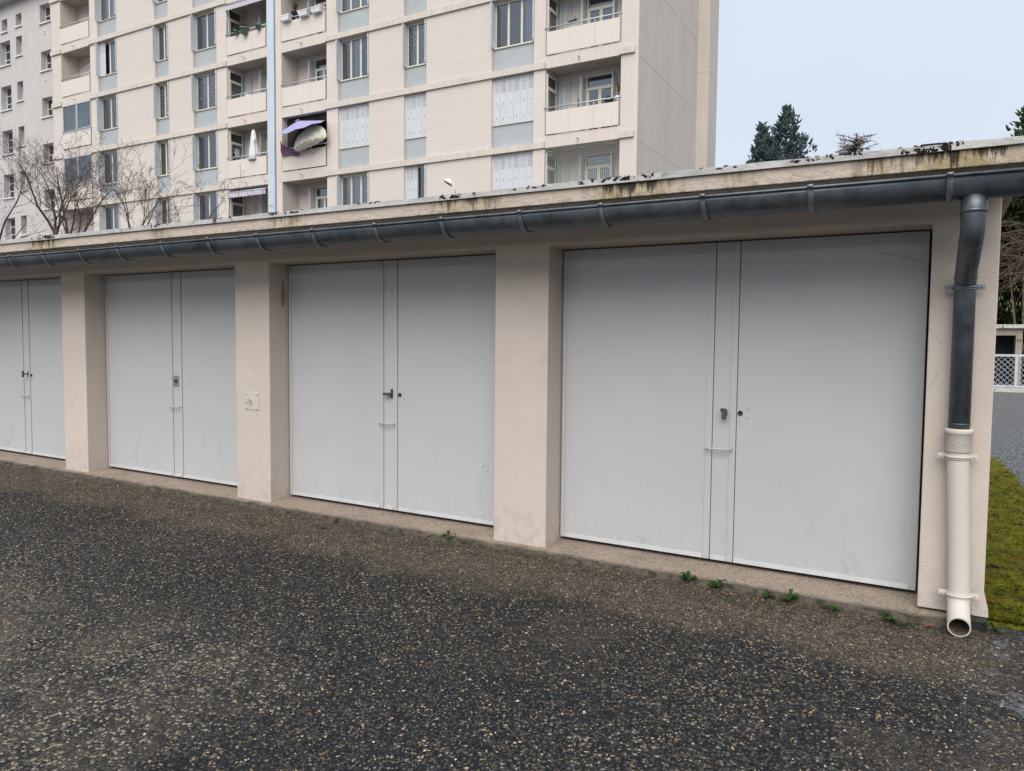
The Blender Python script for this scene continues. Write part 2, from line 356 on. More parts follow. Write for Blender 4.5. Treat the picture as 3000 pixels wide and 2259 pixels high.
# ------------------------------------------------------------------ ground
def m_ground():
    m = MT('exposed_aggregate_asphalt', 0.55, 0.14)
    x, y, z = m.xyz()
    warp = m.N.new('ShaderNodeTexNoise'); warp.inputs['Scale'].default_value = 40; m.L.new(m.P, warp.inputs[0])
    wv = m.N.new('ShaderNodeVectorMath'); wv.operation = 'MULTIPLY_ADD'; m.L.new(warp.outputs[1], wv.inputs[0]); wv.inputs[1].default_value = (.012, .012, .0); m.L.new(m.P, wv.inputs[2])
    v = m.vor(66, wv.outputs[0]); v2 = m.vor(135, wv.outputs[0])
    se = m.N.new('ShaderNodeSeparateColor'); m.L.new(v.outputs[1], se.inputs[0])
    se2 = m.N.new('ShaderNodeSeparateColor'); m.L.new(v2.outputs[1], se2.inputs[0])
    pale = m.math('ADD', m.noise(0.55, 4, m.scaled((1, 1, 1), loc=(3.1, 1.7, 0))), m.math('MULTIPLY', m.noise(3.2, 4), 0.35))
    px = m.rng(m.math('ADD', m.math('ADD', x, 3.0), m.math('MULTIPLY', m.math('SUBTRACT', m.noise(2.2, 3), 0.5), 1.6)), -0.1, 0.9, 0.62, 0, True)
    near = m.math('MULTIPLY', px, m.rng(y, 2.0, 2.9, 1, 0, True))
    pale = m.math('ADD', pale, near)
    sh = m.math('ADD', se.outputs[0], m.rng(pale, 0.62, 1.02, -0.05, 0.30))
    stone = m.ramp(sh, [(0.0, (.009,.0095,.011)), (0.20, (.017,.0175,.020)), (0.40, (.032,.032,.033)), (0.58, (.055,.052,.048)), (0.72, (.085,.074,.060)), (0.84, (.14,.115,.085)), (0.93, (.22,.18,.13)), (1.0, (.36,.32,.26))], True)
    fine = m.ramp(se2.outputs[1], [(0.0, (.010,.010,.012)), (0.6, (.030,.030,.032)), (0.85, (.085,.078,.07)), (0.96, (.24,.21,.17))], True)
    a = m.mix(m.rng(se.outputs[2], 0.52, 0.56), stone, fine)
    lich = m.math('MULTIPLY', m.rng(m.noise(16, 4), 0.68, 0.72), m.rng(m.noise(1.3, 2), .45, .6), clamp=True); a = m.mix(m.math('MULTIPLY', lich, .6), a, (.20, .20, .17))
    edge = m.rng(v.outputs[0], 0.0032, 0.0068, 0, 0.75)
    ed = m.rng(v.outputs[0], 0.35, 0.62, 0, 0.8)
    a = m.mix(ed, a, (.009, .009, .010))
    # brown silted strip along the garages
    wob = m.math('ADD', y, m.math('MULTIPLY', m.math('SUBTRACT', m.noise(1.7, 5), 0.5), 0.9))
    band = m.rng(wob, 3.80, 4.12, 0, 1, True)
    band = m.math('MULTIPLY', band, m.rng(y, 5.2, 5.6, 1, 0))
    band = m.math('MULTIPLY', band, m.rng(x, 0.1, 0.5, 1, 0))
    brown = m.mix(m.rng(se2.outputs[0], 0.2, 0.9), (.052, .040, .028), (.30, .225, .155))
    brown = m.mix(m.rng(se.outputs[1], 0.80, 0.84), brown, (.26, .21, .155))
    brown = m.mix(m.rng(v2.outputs[0], 0.4, 0.7, 0, 0.7), brown, (.018, .015, .011))
    brown = m.mix(m.rng(m.noise(5, 4), 0.52, 0.72, 0, 0.75), brown, (.035, .040, .018))
    patch = m.math('MULTIPLY', m.rng(m.noise(1.0, 5, m.scaled((.9, .9, 1), loc=(0, 5, 0))), .50, .66), m.rng(x, -2.5, -.3, .15, .75), clamp=True)
    band = m.math('MAXIMUM', band, m.math('MULTIPLY', patch, m.math('MULTIPLY', m.rng(y, 2.6, 3.6, 0.2, 1), m.rng(y, 5.2, 5.6, 1, 0))))
    a = m.mix(m.math('MULTIPLY', band, 0.85), a, brown)
    # green line of moss in the joint on the left
    dl = m.math('ABSOLUTE', m.math('SUBTRACT', m.math('ADD', y, m.math('MULTIPLY', m.math('SUBTRACT', m.noise(4, 4), .5), .25)), m.math('ADD', m.math('MULTIPLY', m.math('ADD', x, 7.756), 0.62), 3.9)))
    ln = m.math('MULTIPLY', m.rng(dl, 0.02, 0.12, 1, 0, True), m.rng(x, -6.1, -6.6, 0, 1), clamp=True)
    a = m.mix(m.math('MULTIPLY', ln, m.rng(m.noise(20, 4), 0.35, 0.6, 0.2, 0.8)), a, (.06, .08, .018))
    # wet film near the downpipe, its bluish sheen painted into the colour
    wet = m.math('MULTIPLY', m.math('MULTIPLY', m.rng(x, 0.15, 0.35, 0, 1), m.rng(x, 0.9, 1.2, 1, 0)), m.rng(y, 4.9, 4.6, 0, 1))
    wet = m.math('MULTIPLY', wet, m.math('MULTIPLY', m.rng(y, 3.0, 3.6, 0, 1), m.rng(m.noise(7, 5, dist=1.0), 0.54, 0.60)), clamp=True)
    a = m.mix(m.math('MULTIPLY', wet, 0.35), a, (.26, .29, .33))
    # far yard: gravelled tarmac, its paler bluish wet reflection put into the colour
    far = m.rng(y, 6.5, 9.5)
    fc = m.mix(m.rng(se2.outputs[0], 0.4, 0.95), (.035, .037, .042), (.22, .215, .215)); fc = m.mix(m.rng(m.noise(1, 7, m.scaled((26, 8, 1)), .85), .42, .58), (.018, .02, .025), (.25, .25, .255))
    a = m.mix(m.math('MULTIPLY', far, 0.95), a, m.mix(m.rng(y, 15, 28, 0, .6), fc, (.17, .155, .145)))
    silt = m.math('MULTIPLY', near, m.rng(m.noise(3.3, 5), .40, .60), clamp=True); a = m.mix(m.math('MULTIPLY', silt, 0.75), a, m.mix(m.rng(se2.outputs[1], .2, .9), (.075, .065, .048), (.27, .22, .16)))
    m.col(m.mix(1.0, a, (.80, .79, .78), 'MULTIPLY'))
    m.rough(m.math('ADD', m.rng(se.outputs[1], 0, 1, 0.40, 0.8), m.rng(m.noise(1.1, 4), 0.35, 0.65, -0.08, 0.12)))
    h = m.math('ADD', m.math('MULTIPLY', m.rng(v.outputs[0], 0.0, 0.62, 1, 0), m.rng(se.outputs[0], 0, 1, 0.5, 1.0)), m.math('MULTIPLY', m.rng(v2.outputs[0], 0, 0.6, 1, 0), 0.35))
    m.bump(h, 0.9, 0.010)
    return m.m
M_ground = m_ground()
def build_ground():
    mb = MB(); xs = [-400, -120, -60, -30, -14, -10, -6, -3, 0, 2, 6, 12, 30, 60, 120, 400]; ys = [-200, -60, -20, -6, -2, 0, 2, 4, 6, 10, 20, 30, 60, 120, 400]
    for y in ys:
        for x in xs: mb.v.append((x, y, gz(x)))
    n = len(xs)
    for j in range(len(ys)-1):
        for i in range(n-1): mb.f.append((j*n+i, j*n+i+1, (j+1)*n+i+1, (j+1)*n+i)); mb.sm.append(True)
    return tag(mb.build('ground', M_ground), 'dark wet asphalt yard with exposed pebbles', None, None, 'structure')
build_ground()

# loose and proud pebbles in the worn asphalt: one scattered mass
def pebbles():
    m = MT('pebble_stone', 0.6, 0.18, coords='obj')
    oi = m.N.new('ShaderNodeObjectInfo')
    m.col(m.ramp(oi.outputs['Random'], [(0, (.010,.011,.013)), (.22, (.022,.022,.024)), (.42, (.038,.037,.036)), (.62, (.060,.052,.043)), (.78, (.105,.082,.058)), (.90, (.20,.14,.085)), (.955, (.33,.24,.15)), (.994, (.42,.38,.31))], True))
    mb = MB()
    poly = [(-3.75, 1.2), (0.75, 1.2), (0.75, 4.62), (-9.6, 4.62), (-9.9, 4.2)]
    mb.face([(x, y, gz(x)-0.0004) for x, y in poly])
    o = mb.build('pebbles', m.m)
    tag(o, 'small tan and grey stones standing proud of the asphalt', None, None, 'stuff')
    g = bpy.data.node_groups.new('scatter', 'GeometryNodeTree')
    g.interface.new_socket('Geometry', in_out='INPUT', socket_type='NodeSocketGeometry'); g.interface.new_socket('Geometry', in_out='OUTPUT', socket_type='NodeSocketGeometry')
    gi = g.nodes.new('NodeGroupInput'); go = g.nodes.new('NodeGroupOutput')
    d = g.nodes.new('GeometryNodeDistributePointsOnFaces')
    nzg = g.nodes.new('ShaderNodeTexNoise'); nzg.inputs['Scale'].default_value = 0.9; nzg.inputs['Detail'].default_value = 4
    mrg = g.nodes.new('ShaderNodeMapRange'); mrg.inputs[1].default_value = .38; mrg.inputs[2].default_value = .66; mrg.inputs[3].default_value = 2600; mrg.inputs[4].default_value = 6200
    g.links.new(nzg.outputs[0], mrg.inputs[0]); g.links.new(mrg.outputs[0], d.inputs['Density'])
    ico = g.nodes.new('GeometryNodeMeshIcoSphere'); ico.inputs['Radius'].default_value = 0.0056; ico.inputs['Subdivisions'].default_value = 2
    ss = g.nodes.new('GeometryNodeSetShadeSmooth'); sm = g.nodes.new('GeometryNodeSetMaterial'); sm.inputs['Material'].default_value = m.m
    inst = g.nodes.new('GeometryNodeInstanceOnPoints')
    rs = g.nodes.new('FunctionNodeRandomValue'); rs.data_type = 'FLOAT_VECTOR'; rs.inputs[0].default_value = (.35, .32, .20); rs.inputs[1].default_value = (1.7, 1.15, .62)
    rp = g.nodes.new('FunctionNodeRandomValue'); rp.data_type = 'FLOAT_VECTOR'; rp.inputs[0].default_value = (-.25, -.25, 0); rp.inputs[1].default_value = (.25, .25, 6.28); rp.inputs['Seed'].default_value = 5
    g.links.new(gi.outputs[0], d.inputs[0]); g.links.new(d.outputs[0], inst.inputs['Points'])
    g.links.new(ico.outputs[0], ss.inputs[0]); g.links.new(ss.outputs[0], sm.inputs[0]); g.links.new(sm.outputs[0], inst.inputs['Instance'])
    g.links.new(rs.outputs[0], inst.inputs['Scale']); g.links.new(rp.outputs[0], inst.inputs['Rotation']); g.links.new(inst.outputs[0], go.inputs[0])
    md = o.modifiers.new('scatter', 'NODES'); md.node_group = g
pebbles()

def moss_strip():
    m = MT('yellow_green_moss', 0.95, 0.1)
    n = m.noise(3.2, 5); f = m.noise(45, 6, rough=0.75)
    a = m.mix(m.rng(f, 0.38, 0.62), (.045, .055, .005), (.28, .28, .014)); a = m.mix(m.rng(m.noise(13, 5, m.scaled((1, .45, 1)), .75), 0.45, 0.62, 0, .75), a, (.045, .052, .008))
    a = m.mix(m.rng(n, 0.48, 0.68, 0, 0.8), a, (.17, .12, .018))
    a = m.mix(m.rng(m.noise(2.3, 4, m.scaled((1, 1, 1), loc=(5, 2, 0))), 0.62, 0.68, 0, 0.9), a, (.30, .085, .018))
    a = m.mix(m.rng(m.noise(7, 5, m.scaled((1, 1, 1), loc=(1, 9, 0))), 0.60, 0.66), a, (.03, .032, .03))
    m.col(a); m.bump(f, 1.0, 0.05)
    edge = m.noise(5, 5)
    x, y, z = m.xyz()
    mb = MB(); nx, ny = 24, 190; x0, x1, y0, y1 = 0.27, 1.25, 4.82, 12.6
    for j in range(ny+1):
        for i in range(nx+1):
            px = x0+(x1-x0)*i/nx; py = y0+(y1-y0)*j/ny
            lim = 0.46 + 0.12*min(1, max(0, (py-5.0)/4)) - 0.15*max(0, min(1, (py-11)/2)) + 0.10*noise.noise(Vector((py*1.3, 3, 0))) + 0.06*noise.noise(Vector((py*6, 8, 0)))
            lim = lim if py > 4.95 else lim*0.9
            k = (lim-(px-x0))/0.12
            kk = max(-0.6, min(1, k, (py-y0)/0.08+0.3*noise.noise(Vector((px*9, 1, 4))), (12.4-py)/0.8 + 0.8*noise.noise(Vector((px*4, py, 0)))))
            h = 0.020*kk + 0.010*noise.fractal(Vector((px*14, py*9, 0)), 0.8, 2.0, 4)*max(0, kk)
            mb.v.append((px, py, gz(px)+h))
    for j in range(ny):
        for i in range(nx):
            b = j*(nx+1)+i; mb.f.append((b, b+1, b+nx+2, b+nx+1)); mb.sm.append(True)
    rm = random.Random(6)
    for i in range(9000):
        py = 4.86+6.0*rm.random()**1.7; px = 0.29+rm.random()*0.62
        lim = 0.44+0.12*min(1, max(0, (py-5.0)/4))+0.10*noise.noise(Vector((py*1.3, 3, 0)))+0.06*noise.noise(Vector((py*6, 8, 0)))
        if px-x0 > lim+rm.gauss(0, .03): continue
        if noise.noise(Vector((px*7, py*3.5, 2))) < -.25: continue
        c = Vector((px, py, gz(px)+.016)); r = rm.uniform(.006, .016)
        for k in range(3):
            a = rm.uniform(0, 6.28); d = Vector((math.cos(a), math.sin(a), 0)); u = d.cross(Vector((0, 0, 1)))
            mb.face([c-u*r*.35, c+u*r*.35, c+d*r*.8+Vector((0, 0, r*rm.uniform(.5, 1.3)))])
    o = mb.build('moss', m.m); tag(o, 'yellow green moss carpet with rusty patches beside the garage end wall', None, None, 'stuff')
moss_strip()

# ------------------------------------------------------------------ garage block
PX = [(-0.045, 0.27), (-2.806, -2.377), (-5.517, -5.093), (-8.186, -7.776), (-10.87, -10.46), (-13.57, -13.14)]
YP, YD, ZT = 4.763, 4.99, 2.18
XL, XR = -13.57, 0.27
def zt(x): return 0.062 - 0.0068*x     # top of threshold at the doors
garage = thing('garage_block', (-6.0, 4.763, 0.0), 'low beige row of lock-up garages with grey double doors and dark gutter', 'garage')
def strip_mesh(x0, x1, prof, n, wob=0.0):
    """prof: list of (y, z-function(x), noise amplitude)"""
    mb = MB(); k = len(prof)
    for i in range(n+1):
        x = x0+(x1-x0)*i/n
        for j, (y, zf, na) in enumerate(prof):
            mb.v.append((x, y+na*noise.fractal(Vector((x*3.1, j*0.3, 1)), 0.7, 2, 4)*1.0, zf(x)+na*0.25*noise.noise(Vector((x*9, j, 5)))))
    for i in range(n):
        for j in range(k-1):
            b = i*k+j; mb.f.append((b, b+1, b+k+1, b+k)); mb.sm.append(True)
    return mb
wall = MB()
pl2 = [(XL, 2.372), (XR, 2.372)]
for i, (a, b) in enumerate(PX):
    z_ = gz(a)+0.03 if i else 0.055
    pl2 += [(b, ZT)] if i else []
    pl2 += [(b, z_), (a, z_)] + ([(a, ZT)] if i < len(PX)-1 else [])
nn_ = len(pl2)
wall.v += [(x, YP, z) for x, z in pl2]+[(x, YP+0.34, z) for x, z in pl2]
wall.f.append(tuple(range(nn_))); wall.sm.append(False); wall.f.append(tuple(reversed(range(nn_, 2*nn_)))); wall.sm.append(False)
for i in range(nn_): j = (i+1) % nn_; wall.f.append((i, i+nn_, j+nn_, j)); wall.sm.append(False)
wall.box(XR-0.2, XR, YP+0.34, 10.2, 0.055, 2.372); wall.box(XL, XL+0.2, YP+0.34, 10.2, 0.1, 2.372)
wall.box(XL+.2, XR-.2, 10.0, 10.2, 0.1, 2.372)
wall.build('wall', M_wall, garage, bevel=0.006)
fl = MB()   # rounded plaster flare at the foot of the end corner
fl.face([(XR-.07, YP-.002, .17), (XR, YP-.002, .19), (XR+.022, YP-.002, .10), (XR+.024, YP-.002, .055), (XR-.05, YP-.002, .055)]); fl.face([(XR, YP-.002, .19), (XR, YP+.16, .19), (XR+.024, YP+.16, .055), (XR+.024, YP-.002, .055), (XR+.022, YP-.002, .10)])
fl.build('broken_plaster', M_wall, garage)
strip_mesh(XL, XR-0.09, [(5.2, lambda x: zt(x)-0.008, 0), (YD-0.02, lambda x: zt(x)-0.010, 0), (YP+0.01, lambda x: zt(x)-0.022, 0), (4.71, lambda x: zt(x)-0.032, .018), (4.675, lambda x: gz(x)+0.028, .028), (4.655, lambda x: gz(x)+0.010, .035), (4.635, lambda x: gz(x)-0.01, .035)], 900).build('threshold', M_concrete, garage)
pl = MB(); pl.box(0.17, XR+0.018, 4.692, 4.9, -0.03, 0.052); pl.box(XR-.1, XR+.018, 4.9, 10.2, -.03, .05); pl.build('plinth', M_plinth, garage, bevel=0.006)
XS = 0.352
slab = MB(); slab.box(XL-.1, XS, 4.28, 10.6, 2.372, 2.455); slab.build('roof_slab', M_fascia, garage, bevel=0.004)
cp = MB(); nseg = 380
for i in range(nseg+1):
    x = XL-.12+(XS+.02-XL+.12)*i/nseg; nn = noise.fractal(Vector((x*4, 0, 0)), 0.7, 2, 4)
    t = 2.489+0.004*nn
    for (y, z) in ((4.30, 2.4555), (4.262+.002*nn, 2.4555), (4.260+.003*nn, t), (4.275, t+.004), (4.50, t+.004), (10.62, t+.004)): cp.v.append((x, y, z))
for i in range(nseg):
    for j in range(5): b = i*6+j; cp.f.append((b, b+6, b+7, b+1)); cp.sm.append(False)
e = nseg*6; cp.f.append(tuple(e+j for j in range(6))); cp.sm.append(False); cp.f.append(tuple(reversed(range(6)))); cp.sm.append(False)
cp.build('coping', M_coping, garage)
din = MB(); din.box(XL+.3, XR-.25, 5.12, 5.14, 0.05, 2.3); din.build('dark_interior', M_dark, garage)

def garage_door(xl, xr, kind, s0, s1):
    """s0..s1 = centre leaf; kind picks the furniture"""
    xl += 0.012; xr -= 0.014 if kind != 'plain_z' else 0.0
    zb = zt((xl+xr)/2)+0.014; top = ZT-0.006; th = 0.035; fy = YD
    sl = -0.0068
    fr = MB(); fr.box(xl-.006, xl+.012, fy+.02, fy+.06, zb, top); fr.box(xr-.012, xr+.002, fy+.02, fy+.06, zb, top); fr.box(xl+.012, xr-.012, fy+.02, fy+.06, top-.015, top)
    door = fr.build('garage_door', M_door, garage)
    def leaf(a, b, name):
        m = MB()
        za, zb2 = zb+sl*(a-(xl+xr)/2), zb+sl*(b-(xl+xr)/2)
        def sb(a, b, y0, y1, dz, t):
            z0 = zb+sl*(a-(xl+xr)/2)+dz; z1 = zb+sl*(b-(xl+xr)/2)+dz; k = len(m.v)
            m.v.extend([(a,y0,z0),(b,y0,z1),(b,y1,z1),(a,y1,z0),(a,y0,t),(b,y0,t),(b,y1,t),(a,y1,t)])
            for q in ((0,3,2,1),(4,5,6,7),(0,1,5,4),(1,2,6,5),(2,3,7,6),(3,0,4,7)): m.f.append(tuple(k+i for i in q)); m.sm.append(False)
        sb(a, b, fy, fy+th, 0, top-.004)
        if name == 'left':
            sb(a, a+.028, fy-.006, fy-.0005, .002, top-.006); sb(b-.042, b, fy-.006, fy-.0005, .002, top-.006); ka, kb = a+.03, b-.046
        elif name == 'mid':
            sb(b-.040, b, fy-.006, fy-.0005, .002, top-.006); ka, kb = a+.004, b-.044
        else:
            sb(b-.036, b, fy-.006, fy-.0005, .002, top-.006); ka, kb = a+.004, b-.04
        # drip flange at the foot
        y0 = fy-.0006
        z0 = zb+sl*(ka-(xl+xr)/2); z1 = zb+sl*(kb-(xl+xr)/2)
        m.face([(ka, y0, z0+.034), (kb, y0, z1+.034), (kb, y0-.009, z1+.004), (ka, y0-.009, z0+.004)]); m.face([(ka, y0-.009, z0+.004), (kb, y0-.009, z1+.004), (kb, y0, z1+.002), (ka, y0, z0+.002)])
        m.face([(ka, y0, z0+.034), (ka, y0-.009, z0+.004), (ka, y0, z0+.002)]); m.face([(kb, y0, z1+.034), (kb, y0, z1+.002), (kb, y0-.009, z1+.004)])
        # rivets
        if name != 'right':
            for zz in (.3, .55, .62, .9, 1.35, 1.8):
                cxs = (b-.034, b-.008)
                for cx in cxs: m.lathe([(.0001, .0035), (.003, .0025), (.0038, 0)], (cx, fy-.004, zz), 8, Vector((0, -1, 0)))
        return m.build('centre_leaf' if name == 'mid' else 'door_leaf', M_door, door, bevel=0.0015)
    leaf(xl, s0-.003, 'left'); leaf(s0+.001, s1-.003, 'mid'); leaf(s1+.001, xr, 'right')
    # pull bar
    zb1 = 0.828
    pb = MB(); pb.tube([(s0-.036, fy, zb1), (s0-.036, fy-.030, zb1), (s0-.028, fy-.038, zb1), (s1-.034, fy-.038, zb1+.002), (s1-.026, fy-.030, zb1+.002), (s1-.026, fy, zb1+.002)], .0055, 8)
    pb.build('pull_bar', M_door, door)
    def hole(cx, cz, r, name, mat, d=.006):
        q = MB(); q.lathe([(.0001, d*.4), (r*.72, d*.4), (r*.78, d), (r*.93, d), (r, 0)], (cx, fy-.001, cz), 20, Vector((0, -1, 0))); return q.build(name, mat, door)
    cx = (s0+s1)/2
    if kind in ('c', 'b', 'z'):
        hole(s1+.022, 1.068, .0165, 'lock_cylinder', M_black)
        for dz in (.032, -.030): hole(s1+.066+(.003 if dz > 0 else 0), 1.072+dz, .007, 'bolt_head', M_door, .005)
    if kind == 'c':
        h = MB(); hx = cx+.006
        h.obox((hx, fy-.016, 1.068), Vector((.012, 0, 0)), Vector((0, .016, 0)), Vector((0, 0, .020)))
        h.obox((hx-.002, fy-.040, 1.062), Vector((.0135, 0, 0)), Vector((0, .010, 0)), Vector((-.0015, 0, .036)))
        h.build('latch_handle', M_hgrey, door, bevel=.004); hole(hx-.024, 1.083, .011, 'keyhole', M_black)
    elif kind == 'b':
        h = MB(); hx = cx+.012
        h.obox((hx, fy-.006, 1.078), Vector((.011, 0, 0)), Vector((0, .006, 0)), Vector((0, 0, .036)))
        h.tube([(hx, fy-.005, 1.074), (hx, fy-.030, 1.074)], .009, 10)
        h.obox((hx-.028, fy-.038, 1.073), Vector((.034, 0, 0)), Vector((0, .009, 0)), Vector((0, 0, .011)))
        h.build('latch_handle', M_hgrey, door, bevel=.004)
        k = MB(); k.box(hx-.026, hx-.013, fy-.003, fy-.0005, 1.083, 1.098); k.build('keyhole', M_whitef, door)
        q = MB(); q.lathe([(.023, 0), (.025, .0025), (.027, 0)], (-3.013, fy-.0005, .531), 28, Vector((0, -1, 0))); q.build('ring_mark', M_steel, door)
        q = MB(); q.lathe([(.0001, .001), (.006, .0008), (.007, 0)], (-3.925, fy-.001, 1.93), 10, Vector((0, -1, 0))); q.build('rust_spot', simple('rust', (.10, .045, .03), .9), door)
    elif kind == 'a':
        pm = MB(); pm.box(-6.682, -6.592, fy-.004, fy-.0005, 1.033, 1.140); plate = pm.build('lock_plate', M_steel, door, bevel=.002)
        q = MB(); q.lathe([(.0001, .010), (.013, .010), (.016, .007), (.017, 0)], (-6.637, fy-.004, 1.088), 18, Vector((0, -1, 0))); q.build('lock_cylinder', M_black, door)
        for (bx, bz) in ((-6.655, 1.165), (-6.622, 1.165), (-6.655, 1.012), (-6.622, 1.012)): hole(bx, bz, .007, 'bolt_head', M_door, .006)
        q = MB(); q.box(-6.540, -6.424, fy-.0022, fy-.0004, 1.028, 1.135); q.build('welded_patch', M_door, door)
    elif kind == 'z':
        h = MB(); hx = cx+.028
        h.obox((hx, fy-.005, 1.085), Vector((.009, 0, 0)), Vector((0, .005, 0)), Vector((0, 0, .034)))
        h.tube([(hx, fy-.005, 1.082), (hx-.002, fy-.055, 1.082)], .008, 10)
        h.obox((hx-.004, fy-.062, 1.082), Vector((.011, 0, 0)), Vector((0, .008, 0)), Vector((0, 0, .038)))
        h.build('latch_handle', M_hgrey, door, bevel=.003)
    return door
garage_door(PX[1][1], PX[0][0], 'c', -1.271, -1.117)
def crack(pts, y, parent, w=.0016):
    m = MB()
    for (x0, z0), (x1, z1) in zip(pts, pts[1:]): m.face([(x0, y, z0-w), (x1, y, z1-w), (x1, y, z1+w), (x0, y, z0+w)])
    return m.build('crack', simple('crack_dark', (.24, .21, .19), .9), parent)
crack([(-.365, 2.085), (-.33, 2.060), (-.30, 2.056), (-.27, 2.045), (-.24, 2.047), (-.20, 2.032), (-.17, 2.030), (-.14, 2.010), (-.10, 2.006)], YD-.0008, garage)
crack([(-.72, 2.235), (-.66, 2.243), (-.61, 2.238), (-.56, 2.246)], YP-.0008, garage, .001); crack([(-1.32, 2.262), (-1.28, 2.275), (-1.22, 2.270), (-1.19, 2.262)], YP-.0008, garage, .0012); crack([(-3.9, 2.25), (-3.86, 2.262), (-3.80, 2.258)], YP-.0008, garage, .001)
garage_door(PX[2][1], PX[1][0], 'b', -4.007, -3.863)
garage_door(PX[3][1], PX[2][0], 'a', -6.687, -6.545)
garage_door(PX[4][1], PX[3][0], 'z', -9.362, -9.228)
garage_door(PX[5][1], PX[4][0], 'z', -12.03, -11.89)

# gutter (half round, open on top) with brackets
YG, RG = 4.268, 0.101
def zg(x): return 2.316+0.0015*x
def gut_prof():
    pr = []
    for i in range(15):
        a = math.pi+math.pi*i/14; pr.append((YG+RG*math.cos(a), RG*math.sin(a)))
    for i in range(7):
        a = math.pi*(0.0)-math.pi*0; 
    return pr
def gutter():
    mb = MB(); outer = [(YG+RG*math.cos(math.pi+math.pi*i/14), RG*math.sin(math.pi+math.pi*i/14)) for i in range(15)]
    inner = [(YG+(RG-.003)*math.cos(math.pi+math.pi*i/14), (RG-.003)*math.sin(math.pi+math.pi*i/14)) for i in range(14, -1, -1)]
    prof = outer+inner; n = len(prof); xs = [XL-.15, -10, -6, -3, -1, XS+.09]
    for x in xs:
        for (y, z) in prof: mb.v.append((x, y, zg(x)+z))
    for i in range(len(xs)-1):
        for j in range(n): b = i*n; mb.f.append((b+j, b+(j+1) % n, b+n+(j+1) % n, b+n+j)); mb.sm.append(True)
    e = (len(xs)-1)*n; mb.f.append(tuple(e+j for j in range(15))); mb.sm.append(False)
    mb.f.append(tuple(reversed(range(15)))); mb.sm.append(False)
    mb.tube([(x, YG-RG-.004, zg(x)+.001) for x in xs], .0075, 10)
    return mb.build('gutter', M_zinc, garage)
gt = gutter()
bx = [0.025, -0.593, -1.146, -1.743, -2.284, -2.868, -3.424, -4.002, -4.575, -5.128, -5.702, -6.298, -6.86, -7.432, -8.014, -8.6, -9.18, -9.75, -10.4, -11, -11.6, -12.2, -12.8, -13.4]
for x in bx:
    mb = MB(); r = RG+.004; pts = []
    for i in range(15):
        a = math.pi+math.pi*i/14; pts.append((YG+r*math.cos(a), r*math.sin(a)))
    pts = [(YG-RG+.008, .016), (YG-RG-.012, .014), (YG-r-.011, .0)]+pts
    w2 = .014; k = len(pts)
    for dx in (-w2, w2):
        for sgn in (0, 1):
            for (y, z) in pts: mb.v.append((x+dx, YG+(y-YG)*(1+.035*sgn), zg(x)+z*(1+.035*sgn)))
    for j in range(k-1):
        mb.f.append((j, j+1, 2*k+j+1, 2*k+j)); mb.f.append((k+j, 3*k+j, 3*k+j+1, k+j+1)); mb.f.append((j, k+j, k+j+1, j+1)); mb.f.append((2*k+j, 2*k+j+1, 3*k+j+1, 3*k+j)); mb.sm += [True, True, False, False]
    mb.build('gutter_bracket', M_zincl, gt)
# dark rear hanger strip under the slab
# downpipe
DX = 0.118
dp = MB(); YW = 4.70
path = [(.129, YG, 2.25), (.129, YG, 2.16), (.129, YG+.005, 2.09), (.127, YG+.03, 2.045), (.124, YG+.09, 2.005), (.120, 4.54, 1.935), (DX, 4.63, 1.895), (DX, 4.68, 1.855), (DX, YW, 1.80), (DX, YW, 1.03)]
dp.tube(path, [.056, .056, .0525, .0525, .0525, .052, .052, .0515, .0515, .0515], 24)
for (a, b, r) in (((.129, YG, 2.168), (.129, YG, 2.15), .058), ((.1255, YG+.06, 2.027), (.1245, YG+.072, 2.020), .0545), ((DX, 4.655, 1.878), (DX, 4.662, 1.872), .0540), ((DX, YW, 1.105), (DX, YW, 1.098), .0535)):
    dp.tube([a, b], r, 24)
dpo = dp.build('downpipe', M_zinc, garage)
def clamp(z, y, r, mat, parent, band=.012, ear=.115, DX=.118):
    c = MB(); n = 18
    for i in range(n):
        a0 = math.pi+math.pi*i/n; a1 = math.pi+math.pi*(i+1)/n
        for (p, q) in (((r-.001), (r+.005)),):
            v = []
            for a in (a0, a1):
                for rr in (p, q): v.append((DX+rr*math.cos(a), y+rr*math.sin(a)))
            c.face([(v[1][0], v[1][1], z-band), (v[3][0], v[3][1], z-band), (v[3][0], v[3][1], z+band), (v[1][0], v[1][1], z+band)], True)
            c.face([(v[0][0], v[0][1], z+band), (v[1][0], v[1][1], z+band), (v[3][0], v[3][1], z+band), (v[2][0], v[2][1], z+band)])
            c.face([(v[0][0], v[0][1], z-band), (v[2][0], v[2][1], z-band), (v[3][0], v[3][1], z-band), (v[1][0], v[1][1], z-band)])
    c.tube([(DX+(r+.004)*math.cos(math.pi+math.pi*i/n), y+(r+.004)*math.sin(math.pi+math.pi*i/n), z) for i in range(n+1)], band*.55, 8)
    for s in (-1, 1):
        xx = DX+s*(r+.018); c.box(xx-.022, xx+.022, y-.004, y+.004, z-band*1.15, z+band*1.15)
        c.lathe([(.0001, .006), (.005, .006), (.006, 0)], (xx+s*.006, y-.004, z), 8, Vector((0, -1, 0)))
    return c.build('pipe_clamp', mat, parent, bevel=.0015)
clamp(1.826, YW, .0525, M_zincl, dpo)
ip = MB()
ip.lathe([(.050, 1.075), (.066, 1.075), (.070, 1.068), (.070, 1.052), (.066, 1.046), (.0625, 1.042), (.0625, .955), (.060, .950), (.0555, .948)], (DX, YW, 0), 28)
LX = .153
ip.tube([(DX, YW, .95), (.140, YW, .45), (.150, YW, .20), (.151, YW-.008, .145), (.152, YW-.045, .095), (.153, YW-.11, .068), (LX, YW-.185, .056)], .0545, 28, caps=False)
